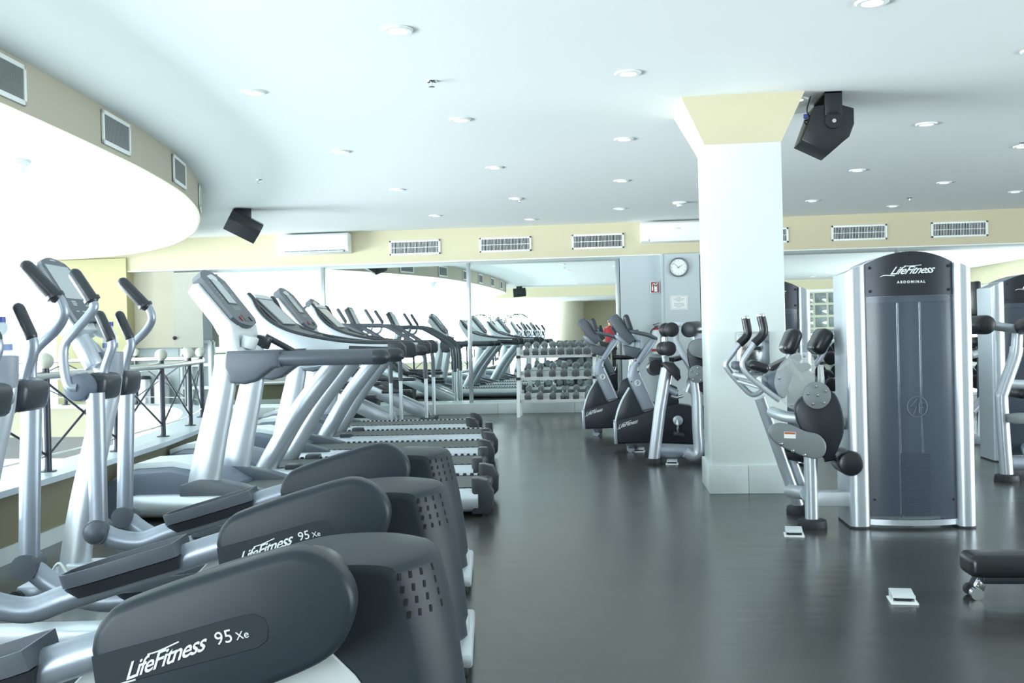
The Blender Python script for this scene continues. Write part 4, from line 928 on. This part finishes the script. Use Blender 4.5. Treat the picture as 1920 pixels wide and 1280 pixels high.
for (x, y) in ((1255, 618), (1250, 653)):
    p = at(x, y, 8.9)
    w1 = MB().cyl((p.x-.03, 8.85, p.z), (p.x-.03, 8.93, p.z), .062, seg=28, bev=.012).cyl((p.x+.01, 8.70, p.z), (p.x+.01, 8.78, p.z), .064, seg=28, bev=.012).cyl((p.x-.01, 8.78, p.z), (p.x-.02, 8.85, p.z), .03)
    w1.build('roller_pad', 'black', pc)
MB().tube([at(1247, 632, 8.95), at(1247, 668, 8.95)], .032, n=1).build('roller_post', 'lsilver', pc)
MB().tube([at(1247, 668, 8.95), at(1250, 690, 8.9)], .03, n=1).build('roller_post', 'lsilver', pc)
MB().prism(pl([(1262, 603), (1304, 603), (1304, 613), (1262, 613)], 9.5), 'y', 9.48, 9.54, .006).build('top_plate', 'lsilver', pc)
MB().tube([at(1268, 612, 9.5), at(1268, 640, 9.4), at(1300, 700, 9.1)], .03, n=1).build('rear_tube', 'silver', pc)
MB().prism(sm(pl([(1290, 650), (1300, 637), (1330, 637), (1330, 671), (1305, 669), (1293, 662)], 8.78)), 'y', 8.74, 8.80, .012).build('guard_plate', 'plate', pc)
MB().prism(sm(pl([(1288, 655), (1300, 660), (1330, 672), (1335, 700), (1330, 735), (1305, 728), (1293, 690)], 8.86)), 'y', 8.81, 8.9, .012).build('rocker_guard', 'iron', pc)
p = at(1307, 701, 8.78); d_ = MB().cyl((p.x, 8.76, p.z), (p.x, 8.81, p.z), .078, seg=34, bev=.005).build('pivot_disc', 'plate', pc)
for q in ((1309, 689), (1296, 696), (1320, 699), (1308, 701), (1300, 711), (1314, 712)): bolt(d_, at(*q, 8.76), .011)
MB().tube([at(1307, 628, 8.9), at(1310, 645, 8.88)], .055, n=1, seg=20).build('arm_tube', 'lsilver', pc)
p = at(1292, 618, 8.9); MB().cyl((p.x-.02, 8.75, p.z), (p.x+.09, 9.1, p.z+.01), .068, seg=28, bev=.02).build('arm_roller', 'char', pc)
tb([(1252, 728), (1262, 733), (1270, 737)], 8.9, .03, seg=14).build('adjust_tube', 'tube', pc)
tb([(1258, 742), (1268, 745), (1280, 742)], 8.85, .014, seg=12).build('adjust_handle', 'chrome', pc)
MB().rbox(at(1325, 750, 9.1), (.12, .1, .09), None, .01).rbox(at(1325, 815, 9.1), (.12, .1, .09), None, .01).build('rear_rail', 'silver', pc)

# ================================================================ EXERCISE BIKES
def make_bike(lab):
    Y = 9.9; t = thing('exercise_bike', (.35, 9.98, 0), lab, 'exercise bike', 'upright exercise bikes')
    def z2(pts): return [(1080+a/4, 560+b_/4) for a, b_ in pts]
    sh = MB().prism(pl(z2([(283, 925), (330, 905), (460, 870), (600, 822), (760, 785), (860, 800), (960, 900), (970, 1085), (860, 1090), (560, 1078), (300, 1086), (288, 1080)]), Y), 'y', 9.86, 10.10, .02, 3).build('drive_shroud', 'iron', t)
    MB().prism(pl(z2([(279, 922), (305, 918), (312, 1086), (288, 1086)]), Y-.01), 'y', 9.845, 10.115, .008).build('front_trim', 'silver', sh, label='silver front edge')
    MB().prism(pl(z2([(296, 925), (315, 850), (350, 765), (405, 665), (430, 690), (520, 860), (400, 900)]), Y+.02), 'y', 9.90, 10.06, .012).build('front_fin', 'char', t)
    tb(z2([(300, 920), (318, 840), (352, 755), (402, 668)]), 9.98, .07, seg=14, r2=.016, up=(0, 1, 0)).build('fin_trim', 'lsilver', t)
    fr = MB().prism(pl(z2([(500, 845), (398, 630), (384, 580), (400, 510), (560, 285), (612, 310), (480, 500), (470, 530), (600, 820)]), Y-.03), 'y', 9.88, 9.99, .022, 3).build('main_frame', 'tube', t)
    p = at(*z2([(463, 630)])[0], 9.875)
    em = MB().cyl((p.x, 9.872, p.z), (p.x, 9.881, p.z), .032, seg=28).build('round_emblem', 'letter', fr)
    MB().tube([(p.x+.003, 9.870, p.z+.024), (p.x-.018, 9.870, p.z), (p.x+.002, 9.870, p.z), (p.x-.008, 9.870, p.z-.022)], .003, n=1, seg=6).tube([(p.x+.022, 9.870, p.z+.010), (p.x+.006, 9.870, p.z+.010), (p.x+.006, 9.870, p.z-.018)], .003, n=1, seg=6).build('emblem_mark', 'iron', em) if False else MB().tube([(p.x+.003, 9.870, p.z+.024), (p.x-.018, 9.870, p.z), (p.x+.002, 9.870, p.z), (p.x-.008, 9.870, p.z-.022)], .003, n=1, seg=6).tube([(p.x+.022, 9.870, p.z+.010), (p.x+.006, 9.870, p.z+.010), (p.x+.006, 9.870, p.z-.018)], .003, n=1, seg=6).build('emblem_mark', 'iron', fr)
    for q in ((447, 465), (472, 484), (469, 547), (418, 620)):
        c = at(*z2([q])[0], 9.878); MB().lathe([(.001, -.004), (.007, -.003), (.007, 0), (.001, 0)], c, 'y', 12).build('bolt', 'iron', fr)
    cs = MB().prism(pl(z2([(243, 160), (262, 130), (305, 113), (335, 145), (448, 305), (405, 345), (320, 268)]), 9.9), 'y', 9.80, 10.16, .022, 3).build('console', 'mid', t)
    a_, b2 = at(*z2([(310, 122)])[0], 9.95), at(*z2([(435, 298)])[0], 9.95); d = (b2-a_); dl = d.length; d.normalize(); n_ = Vector((-d.z, 0, d.x))
    if n_.z < 0: n_ = -n_
    MB().loft([[Vector((0, yy, 0))+a_*1+d*u+n_*h-Vector((0, a_.y, 0)) for u, yy in ((.03, 9.84), (.03, 10.12), (dl*.7, 10.12), (dl*.7, 9.84))] for h in (.012, .016)]).build('screen', 'screen', cs)
    MB().prism(pl(z2([(288, 268), (330, 272), (405, 345), (380, 352), (300, 300)]), 9.92), 'y', 9.86, 10.1, .008).build('console_bracket', 'tube', t)
    MB().prism(pl(z2([(352, 345), (485, 372), (452, 448), (368, 424)]), 9.9), 'y', 9.84, 10.12, .02, 3).build('tray', 'mid', t)
    for dy in (-.16, .20):
        h = MB().tube([at(*q, 9.95)+Vector((0, dy*k, 0)) for q, k in zip(z2([(400, 215), (412, 238), (450, 252), (540, 272), (600, 300)]), (1, 1, 1, .7, .2))], .020, seg=14).build('handlebar', 'mid', t)
        MB().tube([at(*q, 9.95)+Vector((0, dy, 0)) for q in z2([(375, 140), (388, 180), (404, 222)])], .028, seg=16, endround=True).build('grip', 'char', h)
    # seat
    sx, sz = at(1245, 674, 10.0).x, at(1245, 674, 10.0).z
    MB().loft([[(sx-.14+x_, 9.98+w_*math.cos(q), sz+hh+.028*math.sin(q)) for q in [2*PI*k/14 for k in range(14)]] for x_, w_, hh in ((0, .02, -.005), (.03, .035, 0), (.14, .06, -.005), (.22, .12, .0), (.29, .13, .015), (.32, .09, .02))]).build('saddle', 'black', t)
    MB().tube([(sx+.07, 9.98, sz-.03), (sx+.03, 9.98, .55)], .026, n=1).build('seat_post', 'chrome', t)
    MB().prism([(sx-.12, .42), (sx-.06, .62), (sx+.03, .66), (sx+.12, .62), (sx+.14, .40)], 'y', 9.92, 10.05, .015).build('seat_housing', 'iron', t)
    c = at(1271, 788, 9.83)
    ck_ = MB().cyl((c.x, 9.82, c.z), (c.x, 9.86, c.z), .048, seg=24, bev=.004).build('crank', 'silver', t)
    MB().rbox((c.x-.003, 9.80, c.z-.06), (.022, .018, .14), None, .004).build('crank_arm', 'chrome', ck_)
    MB().rbox((c.x-.0, 9.74, c.z-.125), (.10, .10, .030), (0, .25, 0), .006).build('pedal', 'char', ck_)
    MB().cyl((c.x, 10.11, c.z), (c.x, 10.14, c.z), .048, seg=24).rbox((c.x, 10.16, c.z+.06), (.022, .018, .14), None, .004).rbox((c.x, 10.22, c.z+.125), (.10, .10, .03), None, .006).build('far_crank', 'silver', t)
    x0 = at(1180, 838, 9.9).x
    MB().box(x0-.02, x0+.08, 9.78, 10.2, .03, .085, .01).build('front_foot', 'char', t)
    for yy in (9.78, 10.16): MB().cyl((x0+.01, yy-.0, .037), (x0+.01, yy+.05, .037), .037, seg=20).build('transport_roller', 'tube', t)
    MB().box(.83, .91, 9.78, 10.2, 0, .085, .01).build('rear_foot', 'char', t)
    script_logo(t, .052, tuple(at(1176, 795, 9.855)), math.radians(16))
    return t
bk = make_bike('front exercise bike with a water bottle in its tray, beside the curl machine')
b_2 = dup(bk, (-.01, 11.6, 0), 'rear exercise bike standing next to the dumbbell rack')
p = at(1195, 650, 9.93); bottle((p.x, 9.93, .99), 'water bottle standing in the tray of the front exercise bike')

# ================================================================ DUMBBELL RACKS
def make_dumbbell(m='weight'):
    t = thing('dumbbell', (0, 0, 0), '', 'dumbbell')
    for sgn in (-1, 1): MB().cyl((0, sgn*.085, 0), (0, sgn*.165, 0), .056, seg=22, bev=.008).build('head', m, t)
    MB().cyl((0, -.09, 0), (0, .09, 0), .015, seg=12).build('handle', 'chrome', t)
    return t
def rack(x0, x1, y, lab, zs, h):
    t = thing('dumbbell_rack', ((x0+x1)/2, y, 0), lab, 'rack')
    for x in (x0, x1-.05):
        MB().prism([(y-.22, 0), (y-.15, 0), (y-.10, .30), (y+.06, h), (y-.0, h), (y-.17, .30)], 'x', x, x+.05, .006).prism([(y+.10, 0), (y+.16, 0), (y+.10, h), (y+.05, h)], 'x', x, x+.05, .006).build('side_frame', 'white', t)
    for z in zs:
        s_ = MB()
        s_.rbox(((x0+x1)/2, y-.13+z*.10, z-.03), (x1-x0-.02, .03, .05), (.35, 0, 0), .004).rbox(((x0+x1)/2, y+.06+z*.10, z+.04), (x1-x0-.02, .03, .05), (.35, 0, 0), .004)
        s_.loft([[(x_, y-.13+z*.10+dy, z-.045+dz) for dy, dz in ((0, 0), (.19, .07), (.19, .058), (0, -.012))] for x_ in (x0+.01, x1-.01)])
        s_.build('shelf_tray', 'white', t)
        for x in (x0+.0, x1-.05): MB().box(x-.004, x+.054, y-.19+z*.10, y-.13+z*.10, z-.055, z-.015, .003).build('rail_end_cap', 'rubber', t)
    return t
rk = rack(-1.39, -.24, 14.45, 'white three-tier dumbbell rack in front of the mirror', (.90, .585, .26), 1.0)
dbp = None
rows = [(.90, [507, 575, 640, 703, 768, 835, 900, 965], 'top', .9), (.585, [513, 605, 700, 788, 875, 965], 'middle', .92), (.26, [513, 605, 700, 775, 805, 875, 965], 'bottom', .85)]
for z, xs, nm, sc in rows:
    for i, xz in enumerate(xs):
        X = at(860+xz/4, 690, 14.3).x; s_ = sc*(0.85+.3*i/len(xs)) if nm != 'bottom' else sc*(.7 if xz in (775, 805) else 1)
        lab = 'grey dumbbell, %s from the left on the %s tier of the white rack' % (ORD[i], nm)
        if dbp is None: dbp = make_dumbbell(); dbp['group'] = 'dumbbells on the white rack'; o = dbp; o['label'] = lab
        else: o = dup(dbp, (0, 0, 0), lab)
        MB().rbox((X, 14.45-.135+z*.10, z+.012), (.105*s_, .07, .03), (.36, 0, 0), .006).build('saddle', 'rubber', rk); o.location = (X, 14.43-.035+z*.10, z+.085); o.rotation_euler = (.36, 0, 0); o.scale = (s_, 1, s_)
rk2 = rack(2.9, 5.9, 14.45, 'long white rack of heavy black dumbbells by the right mirror', (.72, .35), .85)
db2 = None; k = 0
for z, nm in ((.72, 'upper'), (.35, 'lower')):
    for i in range(12):
        X = 3.04+i*.245; lab = 'heavy black dumbbell, %s from the left on the %s tier by the right mirror' % ((ORD+['eleventh', 'twelfth'])[i], nm)
        if db2 is None: db2 = make_dumbbell('black'); db2['group'] = 'heavy black dumbbells by the right mirror'; o = db2; o['label'] = lab
        else: o = dup(db2, (0, 0, 0), lab)
        o.location = (X, 14.45-.035+z*.10, z+.085); o.rotation_euler = (.36, 0, 0); o.scale = (1.65, 1.15, 1.65)

# ================================================================ STEPPERS NEAR THE MIRROR
def make_stepper(lab):
    t = thing('stepper', (0, 0, 0), lab, 'stepper', 'steppers beyond the treadmills')
    for y in (-.30, .30):
        l_ = MB().tube([(0, y, 0), (0, y, .62)], .026, n=1).build('leg', 'lsilver', t, label='light silver leg')
        MB().tube([(0, y, .60), (-.01, y, .92), (-.08, y, 1.06), (-.45, y, 1.30), (-.62, y, 1.36), (-.95, y, 1.37)], .030, seg=14).build('handrail', 'mid', t)
        MB().prism([(-1.35, .62), (-1.30, .74), (-.05, .18), (-.02, .05), (-.14, .05)], 'y', y*.55-.05, y*.55+.05, .012).build('track_beam', 'silver', t)
        MB().rbox((-.45, y*.5, .42 if y < 0 else .58), (.42, .15, .05), (0, 0, 0), .015).build('pedal', 'char', t)
        MB().tube([(-.45, y*.5, .42 if y < 0 else .58), (-1.2, y*.5, .60)], .03, n=1).build('pedal_link', 'char', t)
        h = MB().tube([(-1.0, y, 1.10), (-.95, y, 1.2), (-.78, y, 1.28), (-.74, y, 1.42)], .018, seg=12).build('moving_handlebar', 'tube', t)
        MB().tube([(-.74, y, 1.42), (-.84, y, 1.58)], .026, n=1, endround=True).build('grip', 'mid', h)
    MB().prism([(-1.50, .05), (-1.52, .40), (-1.35, .72), (-1.05, .78), (-.85, .60), (-.75, .30), (-.78, .05)], 'y', -.16, .16, .03, 3).build('drive_housing', 'char', t)
    MB().tube([(-1.25, 0, .65), (-1.05, 0, 1.15), (-1.02, 0, 1.30)], .05, seg=16).build('mast', 'silver', t)
    cs = MB().prism([(-1.20, 1.60), (-1.14, 1.64), (-.98, 1.30), (-1.04, 1.26)], 'y', -.15, .15, .012).build('console', 'char', t)
    MB().loft([[(-1.125+u*.13, v, 1.60-u*.28+h) for u, v in ((0, -.12), (0, .12), (1, .12), (1, -.12))] for h in (.018, .024)]).build('screen', 'screen', cs)
    MB().box(-1.6, -1.4, -.28, .28, 0, .06, .01).box(-.10, .06, -.33, .33, 0, .05, .01).build('base_frame', 'char', t)
    return t
st = make_stepper('nearer dark stepper with silver legged handrails beyond the treadmills'); st.location = (-2.85, 12.9, 0)
dup(st, (-2.62, 14.1, 0), 'further dark stepper with silver legged handrails against the mirror')

# ================================================================ BENCH, PLANT, BINS, PERSON
bn = thing('low_bench', (1.9, 4.45, 0), 'low bench with a black padded top cut off by the right edge', 'bench')
MB().box(1.46, 2.75, 4.30, 4.46, .10, .195, .03, 4).build('pad', 'black', bn)
MB().box(1.52, 2.70, 4.33, 4.44, .072, .102, .004).build('pad_board', 'iron', bn)
for x in (1.50, 2.6):
    MB().rbox((x+.03, 4.40, .055), (.045, .03, .05), (0, .5, 0), .008).build('caster_bracket', 'chrome', bn)
    MB().cyl((x, 4.345, .026), (x, 4.375, .026), .026, seg=18).build('caster', 'chrome', bn)
    MB().cyl((x, 4.42, .026), (x, 4.45, .026), .026, seg=18).rbox((x+.03, 4.435, .055), (.05, .04, .05), (0, .5, 0), .006).build('rear_caster', 'rubber', bn)
pm = thing('potted_palm', (-3.9, -3.7, 0), 'potted palm seen only in the mirror behind the treadmills', 'plant')
MB().lathe([(.001, 0), (.18, 0), (.24, .45), (.26, .47), (.22, .47), (.2, .42), (.001, .42)], (-3.9, -3.7, 0)).build('pot', 'pot', pm)
MB().tube([(-3.9, -3.7, .4), (-3.88, -3.7, 1.0), (-3.9, -3.7, 1.45)], .04, seg=10).build('stem', 'olive', pm)
for k in range(13):
    a = 2*PI*k/13+.2; mb = MB(); P_ = []
    for j in range(9):
        u = j/8; P_.append(Vector((-3.9+math.cos(a)*1.0*u, -3.7+math.sin(a)*1.0*u, 1.42+.75*math.sin(u*2.0)-.25*u)))
    mb.tube(P_, .008, n=1, seg=6)
    for j in range(1, 9):
        tdir = (P_[j]-P_[j-1]).normalized(); sd_ = tdir.cross(Vector((0, 0, 1))).normalized()
        for s_ in (-1, 1):
            for q in (0, .5):
                b0 = P_[j-1].lerp(P_[j], q); tip = b0+sd_*s_*.22*(1.1-j/10)+tdir*.12-Vector((0, 0, .06)); mid = (b0+tip)/2+Vector((0, 0, .02))
                mb.loft([[b0+tdir*.012, b0-tdir*.012, b0-Vector((0, 0, .004))], [mid+tdir*.016, mid-tdir*.016, mid-Vector((0, 0, .004))], [tip+tdir*.002, tip-tdir*.002, tip-Vector((0, 0, .002))]])
    mb.build('frond', 'leaf', pm)
for i, (x, lab) in enumerate(((-7.35, 'left of the pair'), (-7.08, 'right of the pair'))):
    t = thing('steel_bin', (x, 15.1, 0), 'round stainless steel bin in the far left niche, '+lab, 'bin', 'steel bins in the niche')
    MB().lathe([(.001, 0), (.12, 0), (.12, .62), (.115, .63), (.001, .63)], (x, 15.05, 0)).build('body', 'brushed', t)
    MB().lathe([(.001, .63), (.11, .63), (.08, .68), (.001, .69)], (x, 15.05, 0)).build('lid', 'iron', t)
# person seen in the mirror: standing, red T-shirt
def skin_body(name, verts, edges, radii, m, parent, root=0, sub=2):
    me = bpy.data.meshes.new(name); me.from_pydata(verts, edges, []); o = bpy.data.objects.new(name, me); C.objects.link(o)
    md = o.modifiers.new('skin', 'SKIN'); md.use_smooth_shade = True
    for i, r in enumerate(radii):
        sv = me.skin_vertices[0].data[i]; sv.radius = (r, r) if not isinstance(r, tuple) else r; sv.use_root = (i == root)
    sm_ = o.modifiers.new('sub', 'SUBSURF'); sm_.levels = sub; sm_.render_levels = sub
    me.materials.append(M[m]); o.parent = parent; return o
pe = thing('person', (-.05, -2.35, 0), 'person in a red T-shirt and dark trousers, seen only in the mirror', 'person')
V = [(0, 0, .95), (0, 0, 1.10), (0, 0, 1.27), (0, 0, 1.40), (0, .005, 1.47), (0, .01, 1.53), (0, .01, 1.60),
     (-.09, 0, .90), (-.10, .01, .50), (-.10, -.01, .09), (-.10, .10, .04), (.09, 0, .90), (.10, .01, .50), (.10, -.01, .09), (.10, .10, .04),
     (-.17, 0, 1.37), (-.22, -.01, 1.12), (-.20, .08, .90), (-.19, .10, .84), (.17, 0, 1.37), (.22, -.01, 1.12), (.20, .08, .90), (.19, .10, .84)]
Eg = [(0, 1), (1, 2), (2, 3), (3, 4), (4, 5), (5, 6), (0, 7), (7, 8), (8, 9), (9, 10), (0, 11), (11, 12), (12, 13), (13, 14), (3, 15), (15, 16), (16, 17), (17, 18), (3, 19), (19, 20), (20, 21), (21, 22)]
Rd = [(.13, .10), (.12, .09), (.14, .10), (.09, .08), .05, .075, .075, .08, .055, .038, .03, .08, .055, .038, .03, .055, .038, .028, .025, .055, .038, .028, .025]
body = skin_body('body', V, Eg, Rd, 'skin', pe)
def local_part(name, mb, m): 
    o = mb.build(name, m); o.parent = pe; return o
for sgn in (-1, 1):
    for j, (dx, L) in enumerate(((-.025, .05), (-.009, .06), (.008, .065), (.024, .055))):
        local_part('finger', MB().tube([(sgn*.19+dx, .10, .82), (sgn*.19+dx*1.2, .11, .79), (sgn*.19+dx*1.2, .10, .79-L*.8)], .0085, seg=8, endround=True), 'skin')
    local_part('thumb', MB().tube([(sgn*.17, .12, .85), (sgn*.155, .14, .81), (sgn*.155, .14, .78)], .010, seg=8, endround=True), 'skin')
local_part('red_t_shirt', MB().loft([[(rx*math.cos(q), ry*math.sin(q), z) for q in [2*PI*k/24 for k in range(24)]] for z, rx, ry in ((.90, .175, .13), (1.05, .165, .125), (1.22, .185, .13), (1.36, .19, .12), (1.42, .12, .09), (1.46, .07, .07))]).tube([(-.15, 0, 1.38), (-.215, -.005, 1.20)], .065, n=1, seg=16).tube([(.15, 0, 1.38), (.215, -.005, 1.20)], .065, n=1, seg=16), 'shirt')
local_part('trousers', MB().loft([[(.16*math.cos(q), .125*math.sin(q), z) for q in [2*PI*k/20 for k in range(20)]] for z in (.80, .97)]).tube([(-.09, 0, .88), (-.10, .01, .50), (-.10, -.01, .10)], .092, seg=18, rs=[1, .8, .65]).tube([(.09, 0, .88), (.10, .01, .50), (.10, -.01, .10)], .092, seg=18, rs=[1, .8, .65]), 'trousers')
for sgn in (-1, 1): local_part('shoe', MB().rbox((sgn*.10, .05, .04), (.09, .25, .08), None, .035, 3), 'black')
local_part('hair', MB().sphere((0, -.012, 1.62), .088, (1, 1.05, .95)), 'hair')
local_part('nose', MB().sphere((0, .092, 1.565), .014, (.8, 1, 1.3), seg=10), 'skin')
local_part('mouth', MB().sphere((0, .082, 1.532), .018, (1.3, .4, .35), seg=10), 'shirt')
for sgn in (-1, 1):
    local_part('eye', MB().sphere((sgn*.030, .078, 1.585), .010, seg=10), 'black')
    local_part('ear', MB().sphere((sgn*.082, .005, 1.575), .018, (.5, 1, 1.5), seg=10), 'skin')
